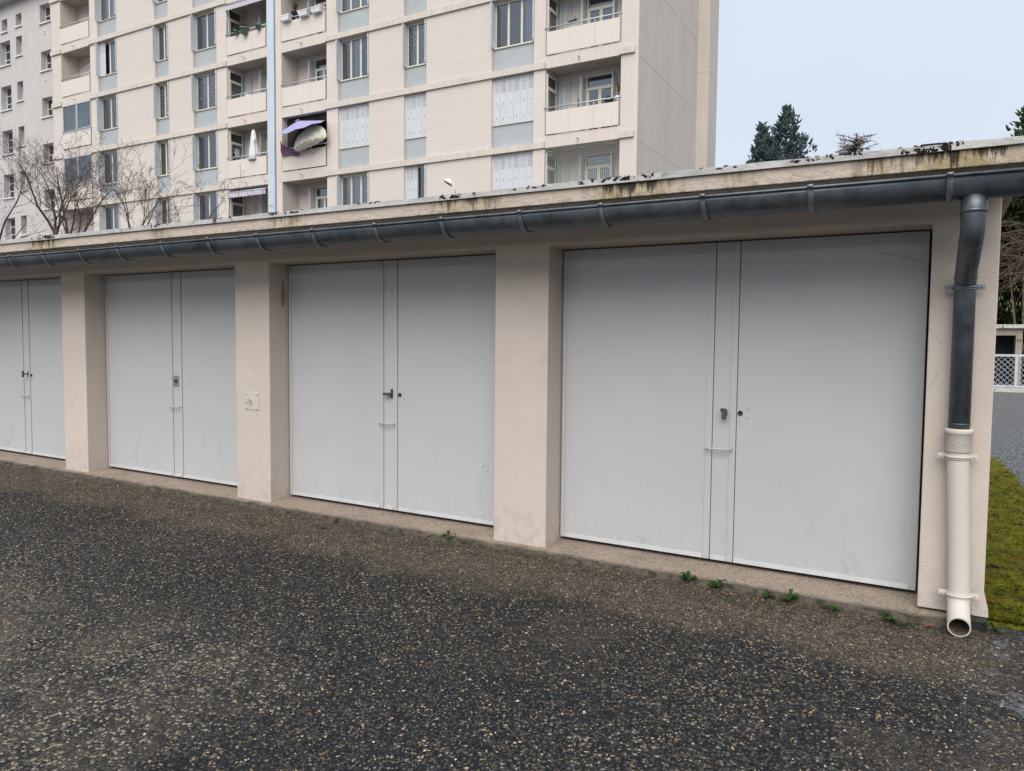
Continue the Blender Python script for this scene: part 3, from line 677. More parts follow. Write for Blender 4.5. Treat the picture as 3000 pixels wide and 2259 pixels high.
axd = Vector((0, -.985, -.16)); ip.lathe([(.0545, 0), (.0475, 0)], (LX, YW-.185, .056), 28, axd)
ipo = ip.build('drain_shoe_pipe', M_iron, garage, label='cream painted lower length of the downpipe ending in an open shoe')
inn = MB(); inn.lathe([(.0001, 0), (.047, 0)], (LX, YW-.05, .09), 20, axd); inn.tube([(LX, YW-.184, .0562), (LX, YW-.11, .068), (.152, YW-.045, .095)], .0473, 28, caps=False); inn.build('pipe_bore', simple('shaded_bore', (.10, .075, .055), .9, .1, var=.6, vs=25), ipo)  # inside of the mouth coloured darker to paint in its shade
em = MB()   # cast relief badge: winged roundel
def onpipe(dx, z, r=.0630):
    a = -math.pi/2+dx/r; return (DX+r*math.cos(a), YW+r*math.sin(a), z)
em.tube([onpipe(.0125*math.cos(t*math.pi/8), .998+.0125*math.sin(t*math.pi/8)) for t in range(17)], .0013, 6)
for zz in (.994, 1.001): em.tube([onpipe(-.007, zz), onpipe(0, zz+.003), onpipe(.007, zz)], .0011, 6)
for s in (-1, 1):
    em.tube([onpipe(s*(.014+.0032*i), .998+(.0035 if i % 2 else -.0035)-.0004*i) for i in range(7)], .0013, 6)
em.build('cast_emblem', M_iron, ipo)
clamp(.925, YW, .0555, M_iron, ipo); clamp(.178, YW, .0555, M_iron, ipo, DX=.150)

# ring plate on the second pillar
rp = MB(); rp.box(-5.393, -5.228, YP-.005, YP-.0005, .886, 1.043); rpo = rp.build('anchor_plate', M_iron, garage, bevel=.002)
for (bx_, bz_) in ((-5.378, 1.028), (-5.243, 1.024), (-5.378, .903), (-5.243, .897)):
    q = MB(); q.lathe([(.0001, .008), (.0075, .0065), (.009, 0)], (bx_, YP-.005, bz_), 10, Vector((0, -1, 0))); q.build('bolt_head', M_iron, rpo)
q = MB(); q.tube([(-5.318, YP-.004, .966), (-5.318, YP-.03, .966)], .006, 8); q.tube([(-5.318+.002*math.cos(t*math.pi/8), YP-.048+.018*math.sin(t*math.pi/8), .966+.018*math.cos(t*math.pi/8)) for t in range(17)], .005, 8); q.build('eye_ring', M_iron, rpo)
# flaked render and cracks on the reveal of the second pillar
q = MB(); pts = [(0, .0), (.035, .03), (.05, .09), (.04, .16), (.045, .22), (.015, .24), (-.01, .19), (-.02, .10), (-.015, .03)]
q.face([(PX[2][1]+.002, YD-.075+a*.8, 1.80+b) for a, b in pts]); q.build('flaked_render', simple('bare_render', (.36, .27, .17), .95, .1, bump=.8, bs=60, var=.3, vs=30), garage)

# moss cushions on the coping
def blob(mb, c, r, seed, sz=(1, 1, .6)):
    n, k = 7, 5; b = len(mb.v); random.seed(seed)
    for i in range(k+1):
        t = math.pi*i/k
        for j in range(n):
            a = 2*math.pi*j/n; rr = r*(.75+.5*random.random())
            mb.v.append((c[0]+rr*math.sin(t)*math.cos(a)*sz[0], c[1]+rr*math.sin(t)*math.sin(a)*sz[1], c[2]+rr*math.cos(t)*sz[2]))
    for i in range(k):
        for j in range(n): mb.f.append((b+i*n+j, b+i*n+(j+1) % n, b+(i+1)*n+(j+1) % n, b+(i+1)*n+j)); mb.sm.append(True)
mb = MB(); rr = random.Random(3)
for (cx, wd, cnt, top) in ((-7.55, .16, 9, 1), (-4.42, .20, 8, .7), (-5.88, .06, 3, .8), (-3.6, .15, 3, .5), (-2.86, .07, 4, 1), (-2.3, .25, 3, .5), (-1.72, .22, 10, .8), (-1.1, .25, 3, .5), (-.62, .14, 5, .8), (-.42, .06, 3, .6), (-.05, .09, 12, 1.3), (-9.2, .25, 6, .8), (-5.0, .3, 4, .5)):
    for i in range(int(cnt*1.5)):
        x = cx+rr.gauss(0, wd*.6); f = rr.random()
        for j in range(int(10+18*top)):
            x += rr.gauss(0, .0042); f = min(1, max(-.5, f+rr.gauss(0, .22)))
            r = rr.uniform(.0014, .0036)*(1+.35*top)
            y, z = (4.2605, 2.490-f*.024*top) if f > 0 else (4.268-f*.05, 2.494)
            blob(mb, (x, y, z), r, rr.randint(0, 9999), (1.3, .5 if f > 0 else 1.2, .9))
solo(mb, 'roof_moss', M_moss_dk, (-4, 4.27, 2.49), 'dark cushions of moss scattered along the garage coping', None, None, 'stuff')

# ------------------------------------------------------------------ apartment building
B = 24.4; FH = 2.75; Z0 = 8.35; LH = 0.225
def zl(k): return Z0+FH*(k+1)          # ceiling level of storey k (storey 0 is the first one fully seen over the garages)
apt = thing('apartment_building', (-25.0, 25.0, 0.0), 'beige apartment block with painted brick panels, grey spandrels and recessed balconies', 'building')
KS = range(-1, 5); TOP = zl(5)+.3
# full height wall columns (plain)
fw_ = MB()
for (a, b) in ((-12.86, -12.40), (-9.14, -8.97), (-22.61, -22.0), (-25.55, -25.2), (-26.08, -25.97), (-29.29, -28.62), (-38.84, -38.2)):
    fw_.box(a, b, B, B+1.4, 0, TOP)
fw_.box(-25.97, -25.55, B+.12, B+1.4, 0, TOP)
fw_.box(-42.2, -8.97, B+1.4, 31.3, 0, TOP+.2)
for (a, b) in ((-14.60, -12.86), (-18.6, -17.53), (-22.0, -20.35), (-30.9, -29.29), (-33.66, -32.65), (-38.2, -36.62)):
    fw_.box(a, b, B+.75, B+1.4, 0, TOP); fw_.box(a, b, B+.01, B+.75, 0, zl(-2)+.2)
for (a, b) in ((-12.40, -9.57), (-25.2, -22.61), (-28.62, -26.08), (-41.4, -38.84)): fw_.box(a, b, B+.01, B+1.4, 0, zl(-2)+.2)
fw_.build('wall', M_facwall, apt)
sw = MB(); sw.box(-8.969, -8.955, B, 31.3, 0, TOP+.2); sw.box(-10, -8.47, 31.3, 32.6, 0, TOP+.2)
for (za, zb_) in ((9.3, 9.3), (12.55, 12.55)): pass
sw.build('side_wall', M_side, apt)
jl = MB()
for z in (Z0-.1+FH, Z0-.1, Z0-.1+2*FH, Z0-.1-FH): jl.box(-8.957, -8.950, B+.1, 31.3, z, z+.022)
jl.box(-8.95, -8.468, 31.292, 31.31, 12.5, 12.53); jl.box(-8.475, -8.466, 31.3, 32.6, 12.5, 12.53)
jl.build('render_joint', simple('pale_joint', (.56, .50, .44), .8), apt)
rf = MB(); rf.box(-42.4, -8.3, B-.3, 32.8, TOP+.2, TOP+.5); rf.build('roof', M_ledge, apt)
# brick columns per storey
for (a, b) in ((-17.53, -14.60), (-20.35, -18.60), (-32.65, -30.90), (-36.62, -33.66), (-42.2, -41.4), (-9.57, -9.14)):
    for k in KS:
        q = MB(); q.box(a, b, B+(.004 if a in (-42.2, -9.57) else 0), B+1.38, zl(k-1)+(LH if k > -1 else -1), zl(k)); q.build('brick_panel', M_brick, apt)
    q = MB(); q.box(a, b, B+.01, B+1.38, 0, zl(-2)-.8); q.build('lower_wall', M_facwall, apt)
# ledges
for k in range(-2, 5):
    for (a, b) in ((-22.66, -12.38), (-38.9, -28.60), (-9.60, -9.07), (-42.28, -41.38)):
        q = MB(); q.box(a, b, B-.075, B+1.36, zl(k), zl(k)+LH); q.build('ledge', M_ledge, apt)

def shutter_slats(mb_s, x0, x1, z0, z1, y, n, cols):
    """small dark louvre slots laid 3 mm proud; folded panels share them"""
    w_ = (x1-x0)/cols
    for c in range(cols):
        a = x0+w_*c+w_*.16; b = x0+w_*(c+1)-w_*.16
        for i in range(n):
            z = z1-.09-i*.058; mb_s.box(a, b, y-.0032, y-.0005, z, z+.011)
        if cols > 2:
            cx = (a+b)/2
            for zz in (z0+(z1-z0)*.43, z0+(z1-z0)*.10): mb_s.box(cx-.012, cx+.012, y-.0032, y-.0005, zz, zz+.075)

def hinge_pins(h, par):
    for i in range(len(h.v)//8):
        q = MB(); q.v = h.v[i*8:i*8+8]; q.f = [(0,3,2,1),(4,5,6,7),(0,1,5,4),(1,2,6,5),(2,3,7,6),(3,0,4,7)]; q.sm = [False]*6; q.build('hinge', M_whitef, par)
def bay(a, b, k, leaves, state, curtain):
    """one window bay between two ledges: spandrel, window, shutters"""
    zb, ztp = zl(k-1)+LH, zl(k)
    zs = zb+.83
    q = MB(); q.box(a+.001, b-.001, B+.13, B+.20, zb, zs); q.build('spandrel_panel', M_span, apt)
    yf = B+.18; f = MB(); t = .05
    f.box(a, b, yf-.10, yf+.02, zs, zs+.028)      # sill rail
    zz0, zz1 = zs+.028, ztp-.05
    f.box(a, b, yf, yf+.05, ztp-.05, ztp); f.box(a, a+t, yf, yf+.05, zz0, zz1); f.box(b-t, b, yf, yf+.05, zz0, zz1)
    wl = (b-a-2*t)/leaves; g = MB()
    for i in range(leaves):
        x0, x1 = a+t+wl*i, a+t+wl*(i+1); s = .042
        f.box(x0+.003, x0+s, yf-.012, yf+.035, zz0, zz1); f.box(x1-s, x1-.003, yf-.012, yf+.035, zz0, zz1)
        f.box(x0+s, x1-s, yf-.012, yf+.035, zz0, zz0+.055); f.box(x0+s, x1-s, yf-.012, yf+.035, zz1-.05, zz1)
        g.face([(x0+s, yf+.01, zz0+.055), (x1-s, yf+.01, zz0+.055), (x1-s, yf+.01, zz1-.05), (x0+s, yf+.01, zz1-.05)])
    fr = f.build('window', M_cream, apt)
    g.build('pane', M_glass, fr)
    d = MB(); d.face([(a, B+.74, zb), (b, B+.74, zb), (b, B+.74, ztp), (a, B+.74, ztp)]); d.face([(a+.002, B+.2, zb), (a+.002, B+.74, zb), (a+.002, B+.74, ztp), (a+.002, B+.2, ztp)]); d.face([(b-.002, B+.23, zb), (b-.002, B+.74, zb), (b-.002, B+.74, ztp), (b-.002, B+.23, ztp)]); d.face([(a, B+.23, ztp-.003), (b, B+.23, ztp-.003), (b, B+.74, ztp-.003), (a, B+.74, ztp-.003)])
    d.face([(a, B+.20, zs+.01), (b, B+.20, zs+.01), (b, B+.74, zs+.01), (a, B+.74, zs+.01)])
    d.build('room', M_dark, fr)
    if curtain:
        mat, x0f, x1f = curtain
        c = MB(); n = 60; x0, x1 = a+t+(b-a-2*t)*x0f, a+t+(b-a-2*t)*x1f
        for i in range(n+1):
            x = x0+(x1-x0)*i/n; y = B+.31+.02*math.sin(i*1.3+k)
            c.v += [(x, y, zz0), (x, y, zz1)]
        for i in range(n): c.f.append((2*i, 2*i+2, 2*i+3, 2*i+1)); c.sm.append(True)
        c.build('curtain', mat, fr)
    def fold(x, side):   # folded-back shutter pack standing out of the reveal
        s = MB(); h0, h1 = zs+.03, ztp-.06
        x0 = x if side > 0 else x-.05
        for i in range(3):
            xx = x0+.002+i*.016; s.box(xx, xx+.012, B-(.13 if side > 0 else .045)-.004*i, B+.155, h0, h1)
        o = s.build('shutter', M_shut, fr)
        hg = MB()
        for zz in (h0+.15, (h0+h1)/2, h1-.15): hg.lathe([(.0001, .016), (.014, .012), (.016, 0)], (x0+.026, B-.14, zz), 8, Vector((0, -1, 0)))
        hg.build('hinge', M_whitef, o) if False else None
        hh = MB(); xo = x0+.0485 if side > 0 else x0-.0005
        for zz in (h0+.12, (h0+h1)/2, h1-.12): s2 = hh.box(x0+.01, x0+.045, B-(.155 if side > 0 else .072), B-(.1385 if side > 0 else .0535), zz-.03, zz+.03)
        sl = .052 if side < 0 else .0505
        return o, hh
    if state in ('open', 'half'):
        o, hh = fold(a+.004, 1); me_ = hh
        o2, hh2 = fold(b-.004, -1)
        # white hinge pins belong to the shutter meshes
        for (oo, h_) in ((o, hh), (o2, hh2)):
            hinge_pins(h_, fr)
    if state in ('closed', 'leftclosed', 'half'):
        x0, x1 = a+.045, b-.02
        if state == 'leftclosed': x1 = a+(b-a)*.56
        if state == 'half': x0, x1 = a+.06, a+(b-a)*.33
        y = B+.085; s = MB(); n = 3 if (b-a) > 1.3 and state != 'half' else 2
        if state == 'leftclosed': n = 3
        tot = n if state in ('leftclosed', 'half') else 2*n; w_ = (x1-x0)/tot
        for i in range(tot): s.box(x0+w_*i+.003, x0+w_*(i+1)-.003, y+(.004 if i % 2 else 0), y+.022, zs+.032, ztp-.012)
        o = s.build('shutter', M_shut, fr)
        sl = MB(); shutter_slats(sl, x0, x1, zs+.03, ztp-.03, y, 8, tot); sl.build('shutter_slots', M_shutd, fr)
        q = MB(); q.box(a, a+.042, y-.01, y+.04, zs+.03, ztp); q.build('shutter_jamb', M_cream, fr)
        if state == 'leftclosed':
            o2, hh2 = fold(b-.004, -1); hinge_pins(hh2, fr)
O = 'open'
SH = (M_sheer, 0, 1)
bays = {
 (-14.60, -12.86, 3): {-1: ('closed', None), 0: ('closed', None), 1: (O, (M_sheer, .70, 1)), 2: (O, SH)},
 (-18.60, -17.53, 2): {-1: ('leftclosed', None), 0: ('closed', None), 1: (O, (M_lace, 0, 1)), 2: (O, None)},
 (-22.00, -20.35, 3): {-1: (O, (M_net, 0, 1)), 0: ('closed', None), 1: (O, (M_sheer, .38, .60)), 2: (O, SH)},
 (-30.90, -29.29, 2): {-1: (O, None), 0: (O, (M_sheer, .75, 1)), 1: (O, (M_lace, 0, .75)), 2: (O, (M_sheer, .8, 1)), 3: (O, None)},
 (-33.66, -32.65, 2): {-1: (O, (M_net, .2, .6)), 0: (O, (M_sheer, .5, 1)), 1: (O, (M_lace, 0, 1)), 2: (O, (M_brownc, 0, .45)), 3: (O, None)},
 (-38.20, -36.62, 2): {-1: (O, (M_sheer, .35, .9)), 0: (O, None), 1: (O, (M_brownc, 0, .38)), 2: ('half', (M_sheer, .3, .9)), 3: (O, (M_sheer, 0, 1)), 4: (O, None)},
}
for (a, b, n), d in bays.items():
    for k in KS:
        st, cu = d.get(k, (O, None)); bay(a, b, k, n, st, cu)

M_awn = simple('faded_lilac_awning', (.47, .44, .50), .8, .2, var=.08)
def m_netting():
    m = MT('bird_net', .8, .1); x, y, z = m.xyz(); m.col((.42, .42, .38))
    xa = m.math('ADD', x, m.math('MULTIPLY', m.noise(2.5, 2), .12)); za = m.math('ADD', z, m.math('MULTIPLY', m.noise(2.2, 2), .14))
    f = m.math('MAXIMUM', m.math('GREATER_THAN', m.math('FRACT', m.math('MULTIPLY', xa, 13)), .89), m.math('GREATER_THAN', m.math('FRACT', m.math('MULTIPLY', za, 13)), .89))
    m.alpha(m.math('MULTIPLY', f, .8)); return m.m
M_net2 = m_netting()
M_net2.name = 'bird_net'

def balcony_door(a, b, z0, z1, y, side_x=None):
    """glazed door with transom on the back wall (or on the side wall at side_x)"""
    f = MB(); g = MB(); d = MB()
    T = (lambda u, v, z: (u, v, z)) if side_x is None else (lambda u, v, z: (side_x+(y-v), u, z))
    def bx_(u0, u1, v0, v1, w0, w1):
        p0 = T(u0, v0, w0); p1 = T(u1, v1, w1)
        f.box(min(p0[0], p1[0]), max(p0[0], p1[0]), min(p0[1], p1[1]), max(p0[1], p1[1]), w0, w1)
    zt_ = z1-.48
    bx_(a, a+.06, y-.05, y, z0, z1); bx_(b-.06, b, y-.05, y, z0, z1); bx_(a+.06, b-.06, y-.05, y, z1-.07, z1); bx_(a+.06, b-.06, y-.06, y, zt_-.06, zt_+.05)
    if b-a > .9:
        m_ = (a+b)/2; bx_(m_-.06, m_+.06, y-.055, y, z0, zt_-.06); bx_(a+.06, a+.12, y-.045, y, z0, zt_-.06); bx_(b-.12, b-.06, y-.045, y, z0, zt_-.06)
    else: bx_(a+.06, a+.11, y-.045, y, z0, zt_-.06)
    g.face([T(a, y-.02, z0), T(b, y-.02, z0), T(b, y-.02, z1), T(a, y-.02, z1)])
    d.face([T(a+.002, y-.004, z0), T(b-.002, y-.004, z0), T(b-.002, y-.004, z1), T(a+.002, y-.004, z1)])
    o = f.build('balcony_door', M_cream, apt); g.build('pane', M_glass, o); d.build('room', M_dark, o)
    return o
BAL = {(-12.40, -9.57): 'd', (-25.2, -22.61): 'c', (-28.62, -26.08): 'b', (-41.4, -38.84): 'a'}
def balcony(a, b, k, kind):
    zf = zl(k-1)            # slab underside; front beam rises 0.42
    s = MB(); s.box(a, b, B-.002, B+.14, zf, zf+.42)
    s.box(a, b, B+.14, B+1.02, zf+.05, zf+.22)
    o = s.build('balcony', M_beam, apt)
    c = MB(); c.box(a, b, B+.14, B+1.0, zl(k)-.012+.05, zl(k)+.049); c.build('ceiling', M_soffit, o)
    iw = MB(); iw.box(a, b, B+1.0, B+1.4, zf+.2, zl(k)+.06); iw.build('back_wall', M_facwall, o)
    # parapet boards hung in front of the slab
    p = MB(); n = 3; w_ = (b-a-.10)/n
    for i in range(n): p.box(a+.05+w_*i+.003, a+.05+w_*(i+1)-.003, B-.035-.003*(i % 2), B-.010, zf+.455, zf+1.235)
    p.build('parapet', M_para, o)
    st = MB()
    for i in range(n+1):
        x = a+.06+(b-a-.12)*i/n; st.box(x-.015, x+.015, B-.006, B+.02, zf+.42, zf+1.36)
    st.tube([(a-.03, B-.02, zf+1.375), (b+.02, B-.02, zf+1.375)], .023, 10)
    st.build('railing', M_rail, o)
    sp_ = MB(); x = a+(b-a)*.46; sp_.tube([(x, B+.05, zf+.20), (x+.02, B-.22, zf+.17)], .021, 10); sp_.build('drain_spout', M_rail, o)
    # doors
    zd = zf+.24
    if not (kind == 'a'):
        da, db = {'d': (a+1.15, a+2.22), 'c': (a+1.02, a+2.1), 'b': (a+1.45, a+2.4)}[kind]
        dr = balcony_door(da, db, zd, zl(k)-.14, B+1.0)
        f = MB()
        for i in range(3): f.box(da-.12+i*.03, da-.10+i*.03, B+.66, B+.99, zd+.05, zl(k)-.2)
        f.build('shutter', M_shut, dr)
        f = MB(); f.box(db+.01, db+.05, B+.7, B+.99, zd+.05, zl(k)-.2); f.build('shutter', M_shut, dr)
        if kind == 'd' and k == -1:
            c = MB(); n_ = 40
            for i in range(n_+1): c.v += [(da+.05+(db-da-.1)*i/n_, B+.985-.006*abs(math.sin(i)), zd), (da+.05+(db-da-.1)*i/n_, B+.985-.006*abs(math.sin(i)), zl(k)-.66)]
            for i in range(n_): c.f.append((2*i, 2*i+2, 2*i+3, 2*i+1)); c.sm.append(True)
            c.build('curtain', M_sheer, dr)
    if kind in ('d', 'b'):
        dr = balcony_door(B+.10, B+.86, zd, zl(k)-.14, a+.05, side_x=a)
        if kind == 'd' or k in (1, 0):
            f = MB(); f.box(a+.10, a+.52, B+.93, B+.96, zd+.1, zl(k)-.22); so_ = f.build('shutter', M_shut, dr)
            f = MB()
            for cc in range(2):
                for i in range(24): f.box(a+.13+cc*.21, a+.28+cc*.21, B+.926, B+.929, zl(k)-.32-i*.055, zl(k)-.30-i*.055)
            f.build('shutter_slots', simple('louvre_shadow', (.25, .26, .27), .7), dr)
    if kind == 'a' and k in (0, 1):       # sliding glazing closes this balcony
        z0, z1 = zf+1.26, zl(k)-.01; f = MB(); g = MB(); m_ = (a+b)/2
        f.box(a+.03, b-.03, B-.02, B+.06, z0, z0+.07); f.box(a+.03, b-.03, B-.02, B+.06, z1-.06, z1)
        for x in (a+.03, m_-.07, m_+.02, b-.08): f.box(x, x+.05, B-.015, B+.05, z0+.07, z1-.06)
        g.face([(a+.08, B+.02, z0+.07), (b-.08, B+.02, z0+.07), (b-.08, B+.02, z1-.06), (a+.08, B+.02, z1-.06)])
        gl_ = f.build('sliding_glazing', M_alu, apt); g.build('pane', M_glass, gl_)
        d = MB(); d.face([(a, B+.5, z0-.3), (b, B+.5, z0-.3), (b, B+.5, z1), (a, B+.5, z1)]); d.build('room_backing', simple('glazed_room_grey', (.16, .18, .20), .8), gl_)  # grey sheet behind the panes stands in for the dim room
        s = MB(); s.box(a+.02, b-.02, B+.0, B+.02, zf+1.235, zf+1.26); s.build('dark_rail', M_hgrey, gl_)
    if kind == 'a' and k not in (0, 1): pass
    if kind == 'b' and k in (2, -1):
        z1 = zl(k)-.04 if k == 2 else zl(k)-.12; w2 = MB(); n_ = 96
        def zlow(t): return z1-.34+.035*abs(math.sin(t*math.pi*12))
        for i in range(n_+1):
            t = i/n_; x = a+.06+(b-a-.12)*t
            w2.v += [(x, B+.10, z1), (x, B-.10, z1-.09), (x, B-.105, zlow(t))]
        for i in range(n_):
            for j in (0, 1): w2.f.append((3*i+j, 3*i+3+j, 3*i+4+j, 3*i+1+j)); w2.sm.append(False)
        aw = w2.build('awning', M_awn, apt); r_ = MB(); r_.tube([(a+.05, B-.10, z1-.09), (b-.05, B-.10, z1-.09)], .022, 8); r_.tube([(a+.07, B-.09, z1-.1), (a+.07, B+.0, zf+1.36)], .018, 8); r_.build('awning_frame', M_rail, aw)
    if kind == 'd' and k == -1:
        w2 = MB(); w2.face([(a+.01, B+.03, zf+.45), (b-.01, B+.03, zf+.45), (b-.01, B+.03, zl(k)), (a+.01, B+.03, zl(k))]); w2.build('netting', M_net2, o)
for (a, b), kind in BAL.items():
    for k in KS: balcony(a, b, k, kind)
q = MB()
for i in range(9): q.box(-25.93, -25.60, B-.06-.003*(i % 2), B+.12, 1+i*2.6, 1+(i+1)*2.6-.006)
q.build('metal_duct', M_duct, apt)

# ------------------------------------------------------------------ things on the balconies
M_leaf = simple('dry_plant_leaf', (.10, .075, .05), .9, .1, var=.5, vs=12)
M_leafg = simple('green_plant_leaf', (.045, .075, .03), .7, .2, var=.5, vs=12)
M_potg = simple('sage_green_pot', (.13, .20, .165), .6, .3)
M_potw = simple('white_plastic_planter', (.68, .69, .71), .45, .4)
def sprigs(mb, c, n, h, sp, rnd, leaf=.03):
    for i in range(n):
        a = rnd.uniform(0, 6.28); t = rnd.uniform(.1, 1); top = Vector((c[0]+math.cos(a)*sp*t, c[1]+math.sin(a)*sp*t, c[2]+h*rnd.uniform(.4, 1)))
        b0 = Vector(c); mid = (b0+top)/2+Vector((0, 0, h*.15)); mb.tube([b0, mid, top], [.006, .005, .003], 4, False)
        for j in range(7):
            p = mid.lerp(top, rnd.random())+Vector((rnd.gauss(0, .02), rnd.gauss(0, .02), rnd.gauss(0, .02))); d = Vector((rnd.gauss(0, 1), rnd.gauss(0, 1), rnd.gauss(0, 1))).normalized()*leaf; e = d.orthogonal().normalized()*leaf*.45
            mb.face([p-d, p+e, p+d, p-e])
rd = random.Random(11)
def round_pot(x, zt_, r, label, plant=None, mat=None):
    t = thing('flower_pot', (x, B-.14, zt_-r*1.4), label, 'flower pot', 'green pots hooked on the balcony rail')
    m = MB(); m.lathe([(.0001, 0), (r*.68, 0), (r*.92, r*1.15), (r*1.06, r*1.17), (r*1.08, r*1.4), (r*.96, r*1.4), (r*.9, r*1.2), (.0001, r*1.15)], (x, B-.14, zt_-r*1.4), 16); m.build('pot', mat or M_potg, t)
    h = MB(); h.tube([(x, B-.14+r, zt_-.02), (x, B-.0, zt_+.03), (x, B+.02, zt_-.05)], .006, 6); h.build('hook', M_rail, t)
    if plant: m = MB(); sprigs(m, (x, B-.14, zt_-.03), plant, .30, .26, rd); m.build('plant', M_leaf, t)
zr2 = zl(1)+1.375
round_pot(-27.85, zr2+.02, .12, 'small sage green pot at the left of the balcony rail under the upper awning', 3)
round_pot(-27.3, zr2+.03, .19, 'largest sage green pot with a dry bushy plant on the balcony rail', 26)
round_pot(-26.45, zr2+.0, .13, 'small pale green pot near the right end of the balcony rail')
for i, (x, lb) in enumerate(((-24.77, 'white rail planter hanging leftmost, below the black pot plant'), (-23.72, 'white rail planter hanging in the middle of the three'), (-23.0, 'white rail planter hanging rightmost beside the balcony door'))):
    t = thing('window_box', (x, B-.15, zr2-.16), lb, 'planter', 'white planters hooked on the balcony rail')
    m = MB(); L_ = .27; k = 0
    for (sx, sy, z) in ((.78, .65, -.16), (1, 1, .02), (1.06, 1.1, .02), (1.06, 1.1, .06), (.94, .9, .06), (.92, .85, .0)):
        for (u, v) in ((-1, -1), (1, -1), (1, 1), (-1, 1)): m.v.append((x+u*L_*sx, B-.15+v*.11*sy, zr2+.0+z))
    for j in range(5):
        for q_ in range(4): m.f.append((j*4+q_, j*4+(q_+1) % 4, j*4+4+(q_+1) % 4, j*4+4+q_)); m.sm.append(False)
    m.f.append((3, 2, 1, 0)); m.sm.append(False); m.f.append((20, 21, 22, 23)); m.sm.append(False); m.build('trough', M_potw, t, bevel=.008)
    h = MB()
    for s in (-.6, .6): h.tube([(x+s*L_, B-.05, zr2+.05), (x+s*L_, B+.0, zr2+.06), (x+s*L_, B+.02, zr2-.03)], .006, 6)
    h.build('hook', M_rail, t)
t = thing('pot_plant', (-24.55, B+.18, zr2-.1), 'tall dry plant in a black pot behind the white planters', 'pot plant')
m = MB(); m.lathe([(.0001, 0), (.13, 0), (.17, .28), (.18, .30), (.15, .30), (.0001, .27)], (-24.55, B+.18, zr2-.02), 14); m.build('pot', M_black, t)
m = MB(); sprigs(m, (-24.55, B+.18, zr2+.25), 24, .48, .18, rd, .035); m.build('plant', M_leaf, t)
m = MB(); sprigs(m, (-24.1, B+.25, zr2-.12), 34, .42, .34, rd, .03)
solo(m, 'dry_shrub', M_leaf, (-24.1, B+.25, zr2-.12), 'spindly brown dry shrub spreading behind the balcony rail between white planters', 'plant')
m = MB(); sprigs(m, (-24.3, B+.15, zl(0)+1.16), 22, .14, .38, rd, .02)
solo(m, 'dead_plant', M_leaf, (-24.3, B+.15, zl(0)+1.16), 'low dead brown plants lying along the rusty balcony rail', 'plant')
# closed white parasol
t = thing('closed_parasol', (-26.98, B+.08, zl(-1)+.45), 'folded white parasol standing upright on the balcony', 'parasol')
m = MB(); n_ = 22; prof = [(.03, 2.32), (.06, 2.28), (.10, 2.1), (.15, 1.7), (.20, 1.3), (.25, 1.0), (.22, .98)]
for (r, h) in prof:
    for j in range(n_):
        a = 2*math.pi*j/n_; r2 = r*(1+.22*math.sin(j*math.pi*2/n_*7)+.08*math.sin(j*2.1)); m.v.append((-26.98+.02*(2.3-h)+r2*math.cos(a), B+.02+r2*math.sin(a)*.8, zl(-1)+.15+h))
for i in range(len(prof)-1):
    for j in range(n_): m.f.append((i*n_+j, i*n_+(j+1) % n_, (i+1)*n_+(j+1) % n_, (i+1)*n_+j)); m.sm.append(True)
m.face([(-26.85, B-.1, zl(-1)+2.3), (-26.70, B-.12, zl(-1)+2.05), (-26.80, B-.14, zl(-1)+1.9)]); m.build('canopy', simple('off_white_canvas', (.60, .62, .60), .9, .1, var=.1), t)
m = MB(); m.tube([(-26.95, B+.08, zl(-1)+.3), (-26.97, B+.05, zl(-1)+1.3)], .02, 8); m.build('pole', M_rail, t)
# lilac parasol
t = thing('open_parasol', (-24.0, B+.2, zl(-1)+.4), 'open lilac parasol tilted out of the balcony', 'parasol')
m = MB(); apex = Vector((-23.77, B-.50, 10.66)); rim = [(-24.88, B-.75, 10.09), (-23.7, B-1.15, 9.98), (-22.85, B-1.1, 10.11), (-22.40, B-.6, 10.38), (-22.75, B+.25, 10.72), (-23.9, B+.45, 10.80), (-24.9, B+.0, 10.50)]
k_ = len(rim)
for i in range(k_):
    p, q_ = Vector(rim[i]), Vector(rim[(i+1) % k_]); md_ = (p+q_)/2+Vector((0, 0, .05)); m.face([apex, p, md_]); m.face([apex, md_, q_])
m.face([apex+Vector((-.15, -.05, .0)), apex+Vector((.15, -.05, .0)), apex+Vector((.05, 0, .06))]); m.build('canopy', simple('lilac_canvas', (.30, .29, .46), .85, .1, var=.08), t)
m = MB(); m.tube([apex, (-24.05, B-.3, 10.45), (-23.98, B-.2, 10.2), (-24.08, B+.1, 9.7)], .02, 8)
for i in range(k_): m.tube([apex-Vector((0, 0, .02)), Vector(rim[i])-Vector((0, 0, .01))], .008, 5)
m.build('pole', M_hgrey, t)
# raffia parasol
t = thing('raffia_parasol', (-23.2, B-.2, 9.55), 'cream raffia sunshade hung on its side over the balcony rail', 'parasol')
m = MB(); ns, nr_ = 44, 7; cc = Vector((-23.26, B-.34, 9.72)); rnd = random.Random(4)
for i in range(nr_+1):
    for j in range(ns+1):
        a = 2*math.pi*j/ns; r = i/nr_; w1 = .92*r*(1+.03*math.sin(j*3.1)); hh_ = .70*r*(1+.03*math.sin(j*2.3))
        m.v.append((cc.x+w1*math.cos(a)*1.0+.28*(1-r)*0, cc.y-.30*(1-r*r)+(.02 if i % 2 else -.02), cc.z+hh_*(math.sin(a) if math.sin(a) > 0 else .24*math.sin(a))+.17*math.cos(a)*r+rnd.uniform(-.012, .012)))
for i in range(nr_):
    for j in range(ns): b_ = i*(ns+1)+j; m.f.append((b_, b_+1, b_+ns+2, b_+ns+1)); m.sm.append(False)
